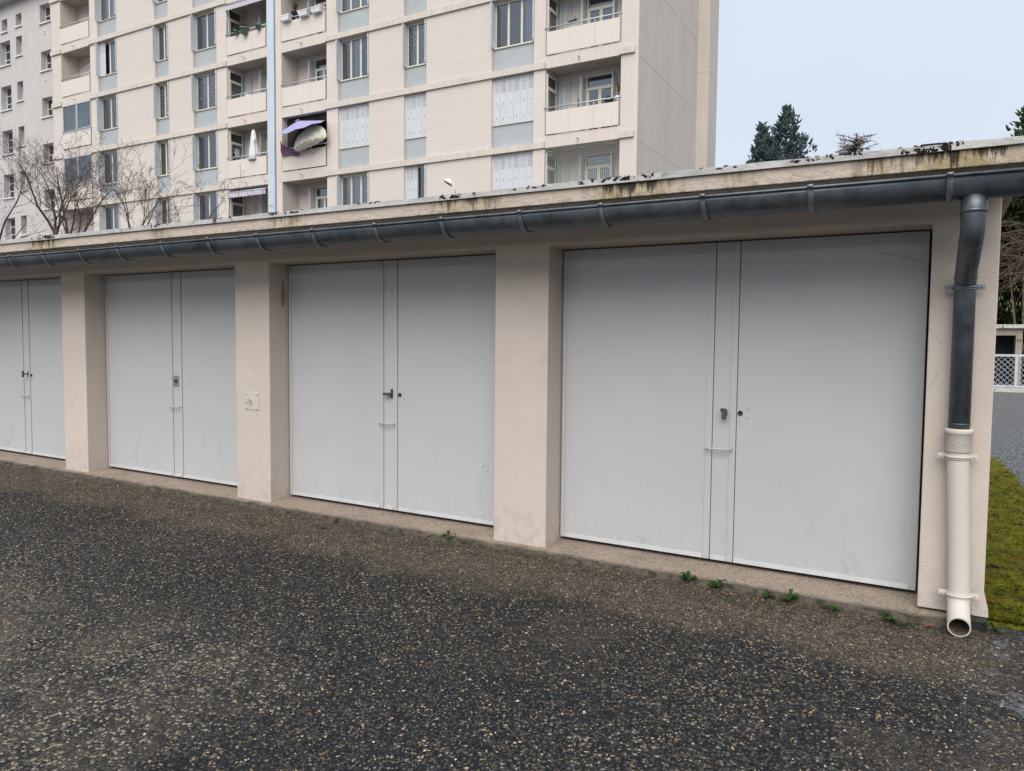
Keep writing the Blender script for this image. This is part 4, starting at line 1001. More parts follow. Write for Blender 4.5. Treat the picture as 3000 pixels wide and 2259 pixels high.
mt = MT('raffia', .95, .1); f_ = mt.noise(16, 6, mt.scaled((1, 1, 1.6)), .75); mt.col(mt.mix(mt.rng(f_, .35, .65), (.60, .58, .45), (.88, .87, .78))).bump(f_, 1.0, .05)
m.build('canopy', mt.m, t)
m = MB(); rnd = random.Random(8)
for i in range(46):
    u = rnd.uniform(-.9, .9); z = cc.z-.02+.17*u; m.tube([(cc.x+u, cc.y-.05, z), (cc.x+u+rnd.uniform(-.02, .02), cc.y-.06, z-rnd.uniform(.03, .12))], [.008, .003], 4, False)
m.tube([(-23.35, B-.2, 9.7), (-23.3, B-.1, 9.3)], .012, 6); m.build('fringe', mt.m, t)
# purple cloth
m = MB(); nx, ny = 18, 10
for j in range(ny+1):
    for i in range(nx+1):
        u, v = i/nx, j/ny; top = 10.10-.62*u**.55; x = -25.13+1.05*u
        m.v.append((x, B-.14-.03*math.sin(u*9+v*5)-.02*math.sin(v*13+u*4), top-(top-(9.40+.06*math.sin(u*5)))*v))
for j in range(ny):
    for i in range(nx): b_ = j*(nx+1)+i; m.f.append((b_, b_+1, b_+nx+2, b_+nx+1)); m.sm.append(True)
solo(m, 'draped_cloth', simple('purple_cloth', (.13, .065, .125), .9, .1, var=.3, vs=4), (-24.8, B, 9.4), 'purple cloth draped over the balcony rail below the lilac parasol', 'cloth')
m = MB(); m.face([(-25.18, B+.3, 8.8), (-22.63, B+.3, 8.8), (-22.63, B+.3, 11.05), (-25.18, B+.3, 11.05)])  # flat dark backdrop filling the balcony opening
for i in range(1): pass
solo(m, 'dark_sheet', simple('dark_brown_sheet', (.045, .035, .035), .95, .05, var=.4, vs=2), (-23.9, B+.3, 8.8), 'flat dark brown sheet across the balcony behind the lilac parasol', 'cloth')
# maple-leaf sticker, bag, small planters, rail clothes line
m = MB(); random.seed(5)
pts = []
for i in range(16):
    a = 2*math.pi*i/16; r = .30 if i % 2 == 0 else .15; pts.append((-28.535, B+.45+r*math.cos(a)*.8, 10.05+r*math.sin(a)))
m.face(pts); m.box(-28.538, -28.533, B+.42, B+.46, 9.2, 9.9)
solo(m, 'leaf_decoration', simple('pale_paper', (.45, .47, .45), .9), (-28.535, B+.45, 9.2), 'pale leaf shaped cut-out with a long stem on the glass balcony door', 'decoration')
m = MB(); blob(m, (-27.6, B+.3, zl(0)+1.25), .22, 3, (1.4, .7, .8)); blob(m, (-27.25, B+.3, zl(0)+1.12), .16, 5, (1.6, .7, .6)); blob(m, (-27.68, B+.25, zl(0)+1.42), .12, 8)
solo(m, 'plastic_sack', simple('pale_plastic_sack', (.50, .54, .56), .5, .4, var=.2, vs=14), (-27.5, B+.3, zl(0)+.9), 'crumpled pale plastic sack behind the balcony rail', 'sack')
t = thing('small_planter', (-11.35, B+.05, zl(0)+1.40), 'small dark trough of seedlings standing on the top right balcony rail', 'planter')
m = MB(); m.box(-11.52, -11.24, B-.03, B+.10, zl(0)+1.40, zl(0)+1.47); m.build('trough', M_black, t)
m = MB(); sprigs(m, (-11.3, B+.04, zl(0)+1.46), 12, .09, .16, rd, .015); m.build('plant', M_leafg, t)
t = thing('pot_plant', (-9.95, B+.15, zl(-1)+1.1), 'black pot plant beside a white pot at the right end of the middle balcony', 'pot plant')
m = MB(); blob(m, (-10.08, B+.2, zl(-1)+1.36), .17, 21, (.9, .8, 1)); blob(m, (-9.98, B+.22, zl(-1)+1.2), .14, 22); m.build('dark_pot', M_black, t)
m = MB(); m.lathe([(.0001, 0), (.07, 0), (.09, .2), (.0001, .2)], (-9.72, B+.12, zl(-1)+1.25), 12); m.build('white_pot', M_potw, t)
m = MB(); sprigs(m, (-9.7, B+.12, zl(-1)+1.45), 16, .62, .20, rd, .03); m.build('plant', M_leaf, t)
m = MB(); m.tube([(-11.35, B+.5, zl(-1)+1.1), (-11.33, B+.45, zl(-1)+1.5), (-11.30, B+.4, zl(-1)+1.72)], .018, 6); m.tube([(-11.25, B+.5, zl(-1)+1.1), (-11.28, B+.45, zl(-1)+1.5), (-11.30, B+.4, zl(-1)+1.72)], .012, 6)
solo(m, 'folded_rack', M_hgrey, (-11.3, B+.5, zl(-1)+.5), 'dark folded drying rack leaning inside the middle balcony', 'drying rack')
m = MB(); m.tube([(-41.35, B+.1, 15.42), (-40.9, B+.1, 15.36), (-40.3, B+.1, 15.35), (-39.8, B+.1, 15.42), (-38.95, B+.1, 15.75)], .012, 6, True)
solo(m, 'clothes_line', M_rail, (-40, B+.1, 15.35), 'slack pale clothes line strung across the left open balcony', 'clothes line')
m = MB(); m.box(-26.75, -26.2, B+.05, B+.2, zl(-1)+1.16, zl(-1)+1.30); m.build
solo(m, 'terracotta_trough', simple('terracotta', (.22, .07, .04), .8), (-26.5, B+.1, zl(-1)+1.16), 'terracotta trough at the right of the white folded parasol', 'planter')

# ------------------------------------------------------------------ pale grey building on the left
GB = 27.1
gb = thing('rendered_building', (-50, GB, 0), 'pale grey rendered block with small deep windows at the left edge', 'building')
wins = []   # x0,x1,z0,z1
for i in range(-6, 2): wins.append((-50.72, -50.05, 18.93+FH*i-.02, 20.10+FH*i))
wins[-1] = (-50.68, -50.03, 20.68, 21.45); wins.append((-52.28, -51.63, 20.62, 21.40))
for i in range(-6, 1): wins.append((-52.56, -51.38, 18.56+FH*i, 20.05+FH*i))
for i in range(-6, 2): wins.append((-48.06, -46.98, 17.62+FH*i-(.06 if i < 1 else 0), 18.72+FH*i))
for i in range(-6, 2):
    for xx in (-55.2, -57.8, -60.5): wins.append((xx, xx+1.1, 17.62+FH*i, 18.75+FH*i))
xs = sorted(set([-75, -42.25]+[w_[0] for w_ in wins]+[w_[1] for w_ in wins]))
wl_ = MB(); GT = 22.25
# wall built column strip by column strip, leaving real openings
for a, b in zip(xs, xs[1:]):
    hs = sorted([(w_[2], w_[3]) for w_ in wins if w_[0] <= a+1e-6 and w_[1] >= b-1e-6])
    z = 0
    for (z0, z1) in hs:
        wl_.box(a, b, GB, GB+.40, z, z0); z = z1
    wl_.box(a, b, GB, GB+.40, z, GT)
wl_.box(-75, -42.25, GB+.6, 40, 0, GT); wl_.build('wall', M_grey_bld, gb)
ev = MB(); ev.box(-75.6, -42.3, GB-.55, 40.3, GT, GT+.28); ev.build('roof_eave', M_grey_bld, gb)
M_slate = simple('grey_blue_reveal', (.42, .43, .45), .8, .2)
for (a, b, z0, z1) in wins:
    f = MB(); y = GB+.33; t_ = .04
    for (x0, x1, p, q_) in ((a, a+t_, z0, z1), (b-t_, b, z0, z1), (a+t_, b-t_, z1-t_, z1), (a+t_, b-t_, z0, z0+t_)): f.box(x0, x1, y, y+.05, p, q_)
    xm = (a+b)/2
    if b-a > .8:
        f.box(xm-.04, xm+.04, y, y+.05, z0+t_, z1-t_)
        nb = 3 if z1-z0 > 1.3 else 2
        for i in range(1, nb):
            zz = z0+(z1-z0)*i/nb; f.box(a+t_, xm-.04, y+.005, y+.045, zz-.018, zz+.018); f.box(xm+.04, b-t_, y+.005, y+.045, zz-.018, zz+.018)
    o = f.build('window', M_whitef, gb)
    g = MB(); g.face([(a, y+.025, z0), (b, y+.025, z0), (b, y+.025, z1), (a, y+.025, z1)]); g.build('pane', M_glass, o)
    d = MB(); d.face([(a, GB+.59, z0-.2), (b, GB+.59, z0-.2), (b, GB+.59, z1+.2), (a, GB+.59, z1+.2)]); d.build('room', M_dark, o)
    s = MB(); s.box(a-.07, b+.07, GB-.09, GB+.32, z0-.06, z0+.004); s.build('sill', M_whitef, o)
for z in (17.0+2.75, 17.0, 19.9): 
    q = MB(); q.tube([(-47.6, GB, z), (-47.6, GB-.10, z-.02)], .035, 8); q.build('vent_pipe', M_whitef, gb)

# ------------------------------------------------------------------ lamp on the garage roof behind
t = thing('roof_lamp', (-7.95, 12.0, 0.0), 'small dome lamp on a thin bent arm showing above the garage roof', 'lamp')
sc_ = 12/14
def LP(x, z): return Vector((x*sc_, 12.0, 1.52+(z-1.52)*sc_))
m = MB(); base = LP(-9.28, 4.70); m.tube([(base.x, 12, 0), (base.x, 12, base.z-.03)], .035, 10); m.build('post', M_cream, t)
m = MB(); m.tube([base, LP(-9.285, 4.82), LP(-9.30, 4.89), LP(-9.36, 4.95), LP(-9.46, 5.01)], .010, 8); m.build('arm', M_rail, t)
ctr = LP(-9.475, 4.955); ax = Vector((.30, .10, 1)).normalized(); tip = Vector((.45, .35, .82)).normalized()
m = MB(); m.lathe([(.0001, .085), (.04, .075), (.075, .045), (.095, .0), (.090, -.004), (.07, .03)], ctr, 20, tip)
m.build('shade', simple('white_enamel', (.80, .81, .82), .3, .5), t)
m = MB(); m.lathe([(.0001, .0), (.088, .0)], ctr+tip*.004, 20, tip); m.lathe([(.0001, -.02), (.03, -.01), (.035, .01)], ctr, 12, tip); m.build('lens', M_hgrey, t)

# ------------------------------------------------------------------ bare trees between garages and flats
M_bark = simple('grey_brown_bark', (.060, .048, .045), .9, .15, var=.35, vs=9, bump=.3, bs=60)
M_twig = simple('reddish_brown_twig', (.085, .062, .058), .85, .15, var=.3, vs=3)
def bare_tree(x, y, zbase, fork, lean, limbs, height, spread, seed, label, rt=.07, dens=1.0, group='bare trees behind the garages'):
    rn = random.Random(seed)
    t = thing('bare_tree', (x, y, zbase), label, 'tree', group)
    tr = MB(); tw = MB()
    p0 = Vector((x, y, zbase)); p1 = Vector((x+lean[0]*.35, y+lean[1]*.4, zbase+fork*.55)); p2 = Vector((x+lean[0], y+lean[1], zbase+fork))
    tr.tube([p0, p1, p2], [rt*1.35, rt*1.1, rt*.95], 8)
    def grow(mb, p, d, ln, r, lvl):
        n = 5 if lvl < 2 else 3 if lvl > 2 else 4
        pts = [p]; rs = [r]; q = p; dd = d.copy(); pos = []
        for i in range(n):
            dd = (dd+Vector((rn.gauss(0, .16), rn.gauss(0, .16), rn.gauss(.05, .12)))).normalized()
            q = q+dd*ln/n; pts.append(q); rs.append(max(.003, r*(1-.8*(i+1)/n))); pos.append((q, dd.copy(), rs[-1]))
        (tr if lvl == 0 else tw).tube(pts, rs, 6 if lvl == 0 else (4 if lvl == 1 else 3), False)
        if lvl >= 4: return
        kids = {0: 5.5, 1: 4.5, 2: 3.2, 3: 1.2}[lvl]*dens
        kids = int(kids)+(1 if rn.random() < kids-int(kids) else 0)
        for i in range(kids):
            f = rn.uniform(.18, 1.0) if lvl else rn.uniform(.25, 1.0)
            j = min(n-1, int(f*n)); a, ad, ar = pos[j]
            a = pts[j].lerp(pts[j+1], rn.random())
            side = Vector((rn.gauss(0, 1), rn.gauss(0, .8), rn.gauss(0, .5))); side = (side-ad*side.dot(ad)).normalized()
            nd = (ad*rn.uniform(.5, 1.0)+side*rn.uniform(.55, 1.0)+Vector((0, 0, .18))).normalized()
            grow(mb, a, nd, ln*rn.uniform(.38, .66), max(.0038, ar*.55), lvl+1)
    for i in range(limbs):
        a = 2*math.pi*(i+rn.random()*.6)/limbs; sp = spread*rn.uniform(.5, 1.1)
        d = Vector((math.cos(a)*sp, math.sin(a)*sp*.7, rn.uniform(.8, 1.1))).normalized()
        grow(tw, p2.lerp(p1, rn.uniform(0, .3)), d, (height-fork)*rn.uniform(.65, 1.0), rt*rn.uniform(.32, .55), 0)
    tr.build('trunk', M_bark, t); tw.build('crown', M_twig, t)
    return t
bare_tree(-26.4, 13.0, .1, 3.2, (-.4, 0), 6, 7.3, .95, 31, 'large spreading bare tree at the left edge behind the garages', .10, 1.0)
bare_tree(-22.5, 13.0, .1, 4.6, (-.05, 0), 5, 7.0, .60, 12, 'tall dense bare tree standing before the join of the two buildings', .075, 1.1)
bare_tree(-20.75, 12.6, .1, 4.1, (-.45, 0), 5, 6.6, .62, 5, 'bare tree leaning left in front of the glazed balconies', .07, 1.05)
bare_tree(-19.1, 13.0, .1, 3.9, (.1, 0), 5, 6.2, .46, 44, 'upright twiggy bare tree before the wide brick panels', .055, 1.0)
bare_tree(-17.2, 13.0, .1, 3.7, (-.05, 0), 3, 5.3, .42, 18, 'low thin bare sapling between two taller bare ones', .035, .6)
bare_tree(-16.35, 13.0, .1, 4.3, (.3, 0), 3, 5.6, .38, 27, 'slender bare sapling rightmost of the leafless trees', .035, .6)
bare_tree(-14.9, 13.4, .1, 3.9, (-.1, 0), 3, 5.5, .35, 61, 'fine twiggy sapling beside the lower awning', .022, .5)

# ------------------------------------------------------------------ trees against the sky
def spike(mb, p, d, ln, r, rn):
    d = d.normalized(); u = d.orthogonal().normalized(); v = d.cross(u); n = 5; b = len(mb.v)
    for (t, k) in ((0, .35), (.35, 1.0), (.7, .6)):
        for j in range(n):
            a = 2*math.pi*j/n+t; q = r*k*rn.uniform(.7, 1.3); mb.v.append(tuple(p+d*ln*t+(u*math.cos(a)+v*math.sin(a))*q))
    mb.v.append(tuple(p+d*ln))
    for i in range(2):
        for j in range(n): mb.f.append((b+i*n+j, b+i*n+(j+1) % n, b+(i+1)*n+(j+1) % n, b+(i+1)*n+j)); mb.sm.append(False)
    for j in range(n): mb.f.append((b+2*n+j, b+2*n+(j+1) % n, b+3*n)); mb.sm.append(False)
def m_needle(name, c0, c1, sc):
    m = MT(name, .85, .15); f = m.noise(sc, 5, rough=.7)
    m.col(m.mix(m.rng(f, .35, .65), c0, c1)).bump(m.noise(sc*6, 4), .8, .04); return m.m
M_spruce = m_needle('blue_green_needles', (.038, .062, .060), (.105, .150, .150), 3.0)
def conifer(x, y, z0, top, rad_at, seed, label, name='conifer_tree', second=None, mat=None, zvis=2.0, dens=1.0):
    rn = random.Random(seed); t = thing(name, (x, y, z0), label, 'tree')
    cr = MB(); tk = MB(); tk.tube([(x, y, z0), (x, y, (z0+top)/2), (x, y, top-.3)], [.30, .18, .03], 8)
    def fill(cx, cy, ztop, zbot, slope, rmax, k):
        z = ztop-.06
        while z > zbot:
            r = min(rmax, (ztop-z)*slope)*1.0+.03; nb = max(3, int((4+r*4.2)*k))
            for i in range(nb):
                a = rn.uniform(0, 6.283); rr_ = r*(rn.uniform(.25, 1.12)) if r > .25 else r*rn.uniform(0, 1)
                if rn.random() < .18: rr_ *= .5
                p = Vector((cx+math.cos(a)*rr_, cy+math.sin(a)*rr_, z+rn.uniform(-.12, .12)))
                d0 = Vector((math.cos(a)*.75, math.sin(a)*.75, .85))
                for s in range(4):
                    d = d0+Vector((rn.gauss(0, .35), rn.gauss(0, .35), rn.gauss(0, .25)))
                    spike(cr, p+Vector((rn.gauss(0, .07), rn.gauss(0, .07), rn.gauss(0, .06))), d, rn.uniform(.18, .36), rn.uniform(.035, .070), rn)
            z -= rn.uniform(.085, .13) if z > zbot+1 or True else .2
    fill(x, y, top, zvis, *rad_at, dens)
    if second: fill(x+second[0], y+second[1], second[2], zvis+4, second[3], second[4], dens)
    spike(cr, Vector((x, y, top-.3)), Vector((0, 0, 1)), .42, .035, rn)
    tk.build('trunk', M_bark, t); cr.build('crown', mat or M_spruce, t); return t
conifer(-6.90, 40, 0, 13.05, (.60, 2.2), 3, 'blue green cedar with a second lower peak, seen above the garage roof', second=(-1.12, -.2, 12.35, .30, .5), zvis=6.5, dens=1.55)
# bare larch
t = thing('bare_larch', (-3.95, 40, 0), 'small leafless larch with a flat twiggy top above the garage roof', 'tree')
rn = random.Random(9); tr = MB(); tw = MB(); tr.tube([(-3.9, 40, 0), (-3.85, 40, 6), (-3.85, 40, 10.2), (-3.65, 40, 11.1)], [.16, .12, .06, .03], 8)
for i in range(80):
    z = rn.uniform(9.2, 11.25); a = rn.uniform(0, 6.28); ln = rn.uniform(.4, 1.0)*(1.0 if z > 10.3 else 1.15); d = Vector((math.cos(a), math.sin(a)*.7, rn.uniform(-.05, .42))); p = Vector((-3.72, 40, z)); q = p+d*ln*.55+Vector((0, 0, .06)); e = p+d*ln; tw.tube([p, q, e], [.022, .015, .008], 4, False)
    for j in range(20):
        s = p.lerp(e, rn.uniform(.2, 1)); dd = Vector((rn.gauss(0, .7), rn.gauss(0, .7), rn.gauss(-.1, .5))).normalized()*rn.uniform(.08, .28); tw.tube([s, s+dd*.6, s+dd+Vector((0, 0, .03))], [.009, .007, .004], 3, False)
        if rn.random() < .6: blob(tw, tuple(s+dd*.5), .018, rn.randint(0, 999))
tr.build('trunk', M_bark, t); tw.build('crown', M_twig, t)
t = thing('leafless_bush', (-5.0, 41, 0), 'low fringe of bare twigs left of the flat topped larch', 'bush')
rn = random.Random(29); tw = MB()
for i in range(26):
    p = Vector((-5.0+rn.gauss(0, .25), 41, rn.uniform(8.6, 9.6))); d = Vector((rn.gauss(0, .8), rn.gauss(0, .4), .7)).normalized(); e = p+d*rn.uniform(.8, 1.55); tw.tube([p, p.lerp(e, .5)+Vector((0, 0, .04)), e], [.018, .012, .006], 4, False)
    for j in range(6):
        s = p.lerp(e, rn.uniform(.3, 1)); dd = Vector((rn.gauss(0, .7), rn.gauss(0, .5), rn.gauss(.2, .4))).normalized()*rn.uniform(.1, .25); tw.tube([s, s+dd], [.008, .004], 3, False)
for i in range(3): tw.tube([(-5+.1*i, 41, 0), (-5+.15*(i-1), 41, 9.2)], [.06, .02], 5, False)
tw.build('branches', M_twig, t)
# pine at the right edge
M_pine = m_needle('dark_pine_needles', (.022, .038, .016), (.070, .095, .045), 2.5)
conifer(3.05, 40, 0, 11.7, (.62, 2.0), 15, 'dark green pine peeping over the right end of the roof', name='pine_tree', mat=M_pine, zvis=7.5)

# dark growth behind the far garage
M_darkleaf = m_needle('dark_evergreen_leaves', (.005, .010, .004), (.030, .048, .014), 1.6)
def leafy(mb, c, rx, ry, rz, n, s, rn):
    for i in range(n):
        u = Vector((rn.gauss(0, 1), rn.gauss(0, 1), rn.gauss(0, 1))).normalized()*(rn.random()**.35)
        p = Vector((c[0]+u.x*rx, c[1]+u.y*ry, c[2]+u.z*rz)); d = Vector((rn.gauss(0, 1), rn.gauss(0, 1), rn.gauss(-.3, 1))).normalized()*s*rn.uniform(.6, 1.4); e = d.orthogonal().normalized()*s*.4
        mb.face([p-d, p+e, p+d, p-e])
def evergreen(x, y, h, r, seed, label, n=6500):
    rn = random.Random(seed); t = thing('evergreen_tree', (x, y, 0), label, 'tree', 'dark evergreens beyond the far garage'); m = MB()
    for k in range(16):
        zc = 1.0+(h-2.2)*k/15; rr_ = r*(1-.5*(k/15)**2)
        leafy(m, (x+rn.gauss(0, r*.2), y+rn.gauss(0, .4), zc), rr_, r*.7, h*.13, n//16, .17, rn)
    tk = MB(); tk.tube([(x, y, 0), (x+.1, y, h*.5), (x, y, h-.8)], [.28, .18, .05], 8); tk.build('trunk', M_bark, t); m.build('crown', M_darkleaf, t)
evergreen(2.6, 40.5, 9.6, 2.3, 1, 'dark broad evergreen directly above the far garage', 24000)
evergreen(5.6, 41.5, 9.0, 2.4, 2, 'dark evergreen to the right of the one above the far garage', 12000)
evergreen(9.0, 42.0, 8.5, 2.5, 3, 'dark evergreen furthest right beyond the gate', 5000)
evergreen(-0.6, 42.5, 8.0, 2.2, 4, 'dark evergreen hidden largely by the garage end wall', 4000)
t = thing('hazel_bush', (3.6, 38.2, 0), 'tangled brown hazel with pale hanging catkins above the far garage', 'bush')
rn = random.Random(77); tw = MB(); ck = MB()
for i in range(150):
    p = Vector((rn.uniform(2.6, 5.5), 38.2+rn.uniform(-.5, .5), rn.uniform(4.2, 6.5))); d = Vector((rn.gauss(-.5, .7), rn.gauss(-.2, .4), rn.gauss(.05, .5))).normalized(); ln = rn.uniform(.8, 2.2); e = p+d*ln+Vector((0, 0, -.15*ln))
    tw.tube([p, p.lerp(e, .5)+Vector((0, 0, .10*ln)), e], [.020, .014, .006], 4, False)
    for j in range(6):
        s = p.lerp(e, rn.random())+Vector((0, 0, .05)); dd = Vector((rn.gauss(0, .7), rn.gauss(0, .4), rn.gauss(0, .6))).normalized()*rn.uniform(.2, .6); tw.tube([s, s+dd], [.009, .004], 3, False)
for i in range(5): tw.tube([(3.6+.2*i, 38.2, 0), (3.4+.3*(i-2), 38.2, 2.5), (3.5+.5*(i-2), 38.2, 5)], [.07, .05, .03], 5, False)
cl = [(rn.uniform(2.0, 5), rn.uniform(2.7, 4.5)) for _ in range(22)]
for i in range(130):
    a, b = rn.choice(cl); x, z = a+rn.gauss(0, .12), b+rn.gauss(0, .12); y = 37.3+rn.uniform(-.3, .3); ck.tube([(x, y, z), (x+.005, y, z-.05), (x+.01, y, z-.12)], [.010, .014, .006], 4, False)
tw.build('branches', simple('brown_hazel_twig', (.115, .085, .068), .9, .1, var=.3, vs=2), t); ck.build('catkins', simple('catkin', (.24, .21, .12), .9), t)
t = thing('rough_shrub', (4.2, 36.4, 0), 'dark tangled shrub growing beside the far garage wall', 'shrub')
rn = random.Random(5); m = MB(); leafy(m, (4.3, 36.8, 1.0), 1.25, .8, 1.3, 3000, .06, rn); m.build('foliage', m_needle('brownish_leaves', (.03, .028, .018), (.10, .085, .05), 4), t)

# far garage with number
fg = thing('far_garage', (1.3, 36, 0), 'small beige garage with a dark open doorway and number behind the white gate', 'garage')
m = MB(); m.box(2.71, 2.93, 36, 36.3, -.1, 2.20); m.box(-1.2, .1, 36, 36.3, -.1, 2.20); m.box(.1, 2.71, 36, 36.3, 1.93, 2.20); m.box(2.73, 2.93, 36.3, 38.5, -.1, 2.2); m.box(-1.2, -1.0, 36.3, 38.5, -.1, 2.2); m.build('wall', simple('far_beige_plaster', (.30, .25, .21), .9, .1, var=.15, vs=2), fg)
m = MB(); m.box(-1.4, 3.1, 35.85, 38.7, 2.21, 2.36); m.build('roof', M_coping, fg)
m = MB(); m.box(.10, 2.71, 37.2, 37.25, -.1, 1.93); m.build('door', simple('dark_blue_green_door', (.008, .014, .018), .6), fg)
def text(body, size, loc, mat, parent, rot=(R(90), 0, 0), name='number'):
    cu = bpy.data.curves.new(name, 'FONT'); cu.body = body; cu.size = size; cu.extrude = .004; cu.align_x = 'CENTER'
    o = bpy.data.objects.new(name, cu); COL.objects.link(o); o.rotation_euler = rot
    dg = bpy.context.evaluated_depsgraph_get(); dg.update(); me = bpy.data.meshes.new_from_object(o.evaluated_get(dg)); bpy.data.objects.remove(o)
    me.materials.clear(); me.materials.append(mat); o = bpy.data.objects.new(name, me); COL.objects.link(o); o.rotation_euler = rot; o.location = Vector(loc)-Vector(parent['org']); o.parent = parent
    return o
text('24', .16, (2.815, 35.993, 1.68), M_black, fg)
lwm = MB(); lwm.box(-30, -1.3, 44, 44.3, 0, 2.2); lwm.box(3.2, 30, 44.5, 44.8, 0, 2.2)
solo(lwm, 'boundary_wall', simple('boundary_wall_plaster', (.30, .27, .24), .9), (0, 44, 0), 'long low plastered wall at the back of the yard', 'wall')

# white gate with quatrefoil lattice
M_gate = simple('white_gate_paint', (.46, .47, .50), .5, .35)
YGt = 30.0
gate = thing('metal_gate', (2.0, YGt, 0), 'white metal gate with curly diamond lattice in front of the far garage', 'gate')
m = MB(); zt_, zb_ = 1.235, .15
m.box(-1.2, 6.2, YGt-.03, YGt+.03, zt_-.075, zt_); m.box(-1.2, 6.2, YGt-.025, YGt+.025, zb_, zb_+.05)
for x in (-1.2, .53, 2.27, 4.0, 5.75): m.box(x, x+.075, YGt-.028, YGt+.028, zb_+.05, zt_-.075)
m.build('frame', M_gate, gate)
m = MB(); P_ = .172
zc0, zc1 = zb_+.05, zt_-.075
for pan in ((-1.125, .53), (.605, 2.27), (2.345, 4.0), (4.075, 5.75)):
    a, b = pan
    for s in (1, -1):
        c = -12
        while c < 60:
            off = a+c*P_; pts = []; st = 0
            n_ = int((zc1-zc0)/.0215)
            seg = []
            for i in range(n_+1):
                z = zc0+(zc1-zc0)*i/n_; x = off+s*(z-zc0)+ (0 if s > 0 else 0)
                ph = (z-zc0)/P_*2*math.pi*1.0*2; wob = .0135*math.sin(ph)
                xx = x+wob*.7*(1); zz = z-wob*.7*s
                if a <= xx <= b: seg.append((xx, YGt, min(max(zz, zc0), zc1)))
                elif len(seg) > 1: m.tube(seg, .0065, 4, False); seg = []
                else: seg = []
            if len(seg) > 1: m.tube(seg, .0065, 4, False)
            c += 1
            if a+c*P_-(zc1-zc0 if s > 0 else 0) > b+(0 if s > 0 else zc1): break
m.build('lattice', M_gate, gate)
m = MB(); m.box(-1.3, 6.4, YGt-.14, YGt+.16, -.06, .125); m.build('kerb', M_coping, gate)

# ------------------------------------------------------------------ weeds along the threshold
M_weed = m_needle('weed_leaf_green', (.018, .055, .010), (.055, .125, .022), 30)
def weed(x, y, r, n, seed, label):
    rn = random.Random(seed); t = MB(); z0 = gz(x)+.004
    for i in range(n):
        a = 2*math.pi*i/n+rn.uniform(-.3, .3); ln = r*rn.uniform(.6, 1.15); w_ = ln*rn.uniform(.16, .24); up = rn.uniform(.35, 1.5)
        d = Vector((math.cos(a), math.sin(a), 0)); sd_ = Vector((-math.sin(a), math.cos(a), 0)); pts = []
        for (k, ww, hh_) in ((0, .12, 0), (.25, .55, .45), (.5, .95, .8), (.75, 1.0, .85), (1, .15, .6)):
            c = Vector((x, y, z0))+d*ln*k+Vector((0, 0, hh_*ln*up*.75)); wob = rn.uniform(.8, 1.15)
            pts.append((c-sd_*w_*ww*wob+Vector((0, 0, .15*w_)), c, c+sd_*w_*ww*wob+Vector((0, 0, .15*w_))))
        for p, q_ in zip(pts, pts[1:]):
            t.face([p[0], p[1], q_[1], q_[0]], True); t.face([p[1], p[2], q_[2], q_[1]], True)
    return solo(t, 'weed', M_weed, (x, y, z0), label, 'weed', 'weeds along the garage threshold')
weed(-3.147, 4.68, .062, 15, 1, 'bright green weed tuft in front of the door with the ring mark')
weed(-1.314, 4.66, .060, 15, 2, 'large weed rosette left of the centre strip of the nearest garage door')
weed(-1.131, 4.63, .060, 16, 3, 'large weed rosette just below the centre strip of the nearest garage door')
weed(-.818, 4.62, .050, 12, 4, 'weed tuft, left of the pair in front of the right leaf of the nearest door')
weed(-.703, 4.62, .058, 15, 5, 'weed tuft, right of the pair in front of the right leaf of the nearest door')
weed(-.455, 4.59, .040, 11, 6, 'small low weed between the pair and the clump by the last pillar')
weed(-.50, 4.61, .030, 8, 16, 'tiny weed sprout left of the small low weed near the last pillar')
weed(-.167, 4.57, .055, 16, 7, 'leafy weed clump left of the last pillar and drain pipe')
weed(-.10, 4.53, .040, 9, 17, 'small weed trailing to the right of the clump by the last pillar')
weed(-1.965, 4.68, .036, 10, 8, 'small weed near the foot of the third pillar')
weed(-4.147, 4.42, .030, 9, 10, 'small weed tuft in the silt before the second door')
weed(-4.22, 4.64, .030, 8, 9, 'tiny weed against the threshold of the second door')
weed(.325, 4.70, .060, 8, 11, 'pale broad leaved weed right of the drain shoe by the black plinth')
mb = MB(); rn = random.Random(12)
for (cx, cy, sx, n) in ((-.9, 4.42, .16, 90), (-2.4, 4.64, .25, 60), (-3.5, 4.6, .4, 60), (-5.0, 4.55, .3, 40), (-4.7, 4.25, .15, 60), (-6.2, 4.7, .3, 70), (-1.7, 4.5, .3, 40), (-.45, 4.55, .3, 60), (-5.7, 4.3, .2, 40), (-7.2, 4.35, .3, 50), (-.62, 4.66, .1, 40)):
    for i in range(n):
        x, y = cx+rn.gauss(0, sx), min(4.66, cy+rn.gauss(0, .035)); z = gz(x); h = rn.uniform(.004, .014); a = rn.uniform(0, 6.28); d = Vector((math.cos(a), math.sin(a), 0))*rn.uniform(.004, .009)
        c = Vector((x, y, z+h)); mb.face([c-d, c+d.cross(Vector((0, 0, 1)))*.7, c+d+Vector((0, 0, .004)), c-d.cross(Vector((0, 0, 1)))*.7])
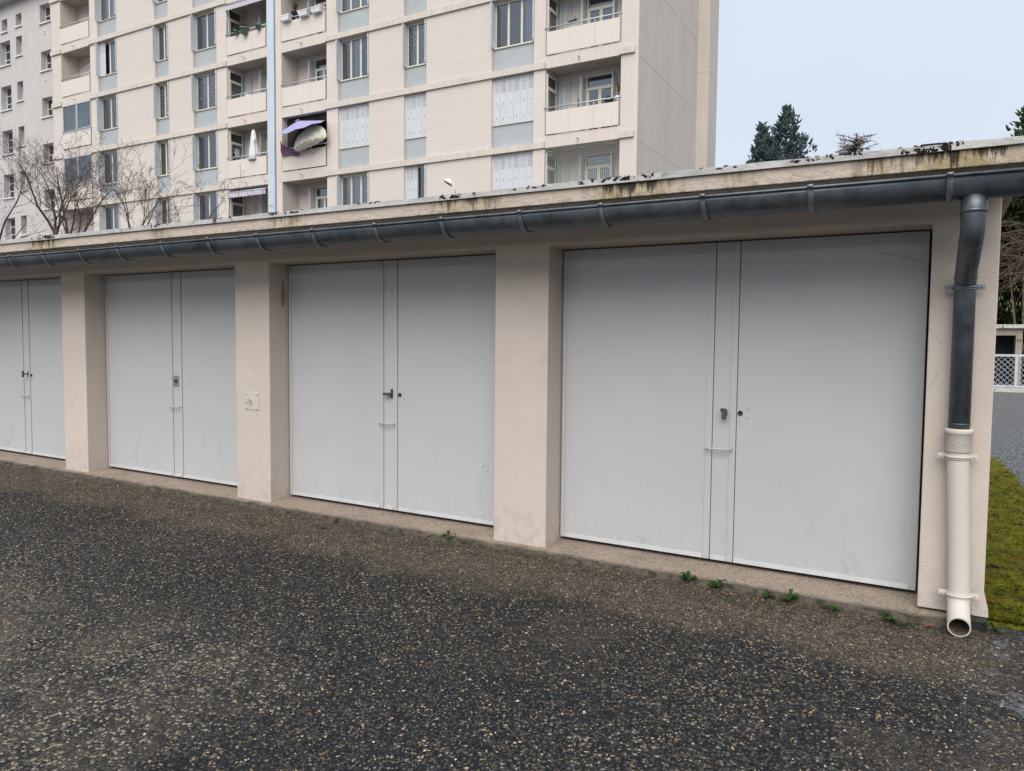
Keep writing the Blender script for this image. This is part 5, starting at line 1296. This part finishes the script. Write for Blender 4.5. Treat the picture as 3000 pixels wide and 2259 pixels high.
solo(mb, 'tiny_ground_moss', M_weed, (-3, 4.5, 0), 'sprinkling of tiny green seedlings and moss along the joint', None, None, 'stuff')
# dry debris by the drain
mb = MB(); rn = random.Random(3)
for i in range(34):
    x, y = rn.gauss(-.02, .07), rn.uniform(4.55, 4.69); z = gz(x)+rn.uniform(.004, .03); a = rn.uniform(0, 3.14); l_ = rn.uniform(.02, .06); d = Vector((math.cos(a), math.sin(a)*.5, rn.uniform(-.2, .9)))*l_; mb.tube([(x, y, z), Vector((x, y, z))+d*.5+Vector((0, 0, .006)), Vector((x, y, z))+d], [.0013, .001, .0007], 3, False)
solo(mb, 'dry_roots', simple('dry_root', (.12, .085, .055), .9), (0, 4.6, 0), 'dry brown rootlets and debris left of the drain shoe', None, None, 'stuff')

def dead_leaf(x, y, l, a, seed, label):
    m = MB(); rn = random.Random(seed); d = Vector((math.cos(a), math.sin(a), 0)); u = Vector((-d.y, d.x, 0)); p = []
    for k, w_ in ((0, .02), (.2, .5), (.5, .8), (.8, .45), (1, .02)):
        c = Vector((x, y, gz(x)+.012+.010*math.sin(k*3)))+d*l*(k-.5); p.append((c-u*l*.35*w_+Vector((0, 0, .006*rn.random())), c, c+u*l*.35*w_+Vector((0, 0, .010*rn.random()))))
    for a_, b_ in zip(p, p[1:]): m.face([a_[0], a_[1], b_[1], b_[0]], True); m.face([a_[1], a_[2], b_[2], b_[1]], True)
    return solo(m, 'dead_leaf', M_deadleaf, (x, y, gz(x)), label, 'leaf', 'dead leaves at the foot of the garages')
M_deadleaf = simple('brown_dead_leaf', (.16, .075, .035), .7, .2, var=.4, vs=60)
dead_leaf(.025, 4.585, .050, .3, 1, 'reddish brown dead leaf lying left of the drain shoe')
dead_leaf(-3.30, 4.66, .055, 1.0, 2, 'brown dead leaf left of the bright green weed by the second pillar')
dead_leaf(-3.36, 4.62, .040, 2.2, 3, 'smaller curled dead leaf beside the one near the bright green weed')
dead_leaf(-.02, 4.53, .022, .8, 4, 'tiny curled dead leaf just in front of the reddish one')

for o in bpy.data.objects:
    if 'org' in o: del o['org']
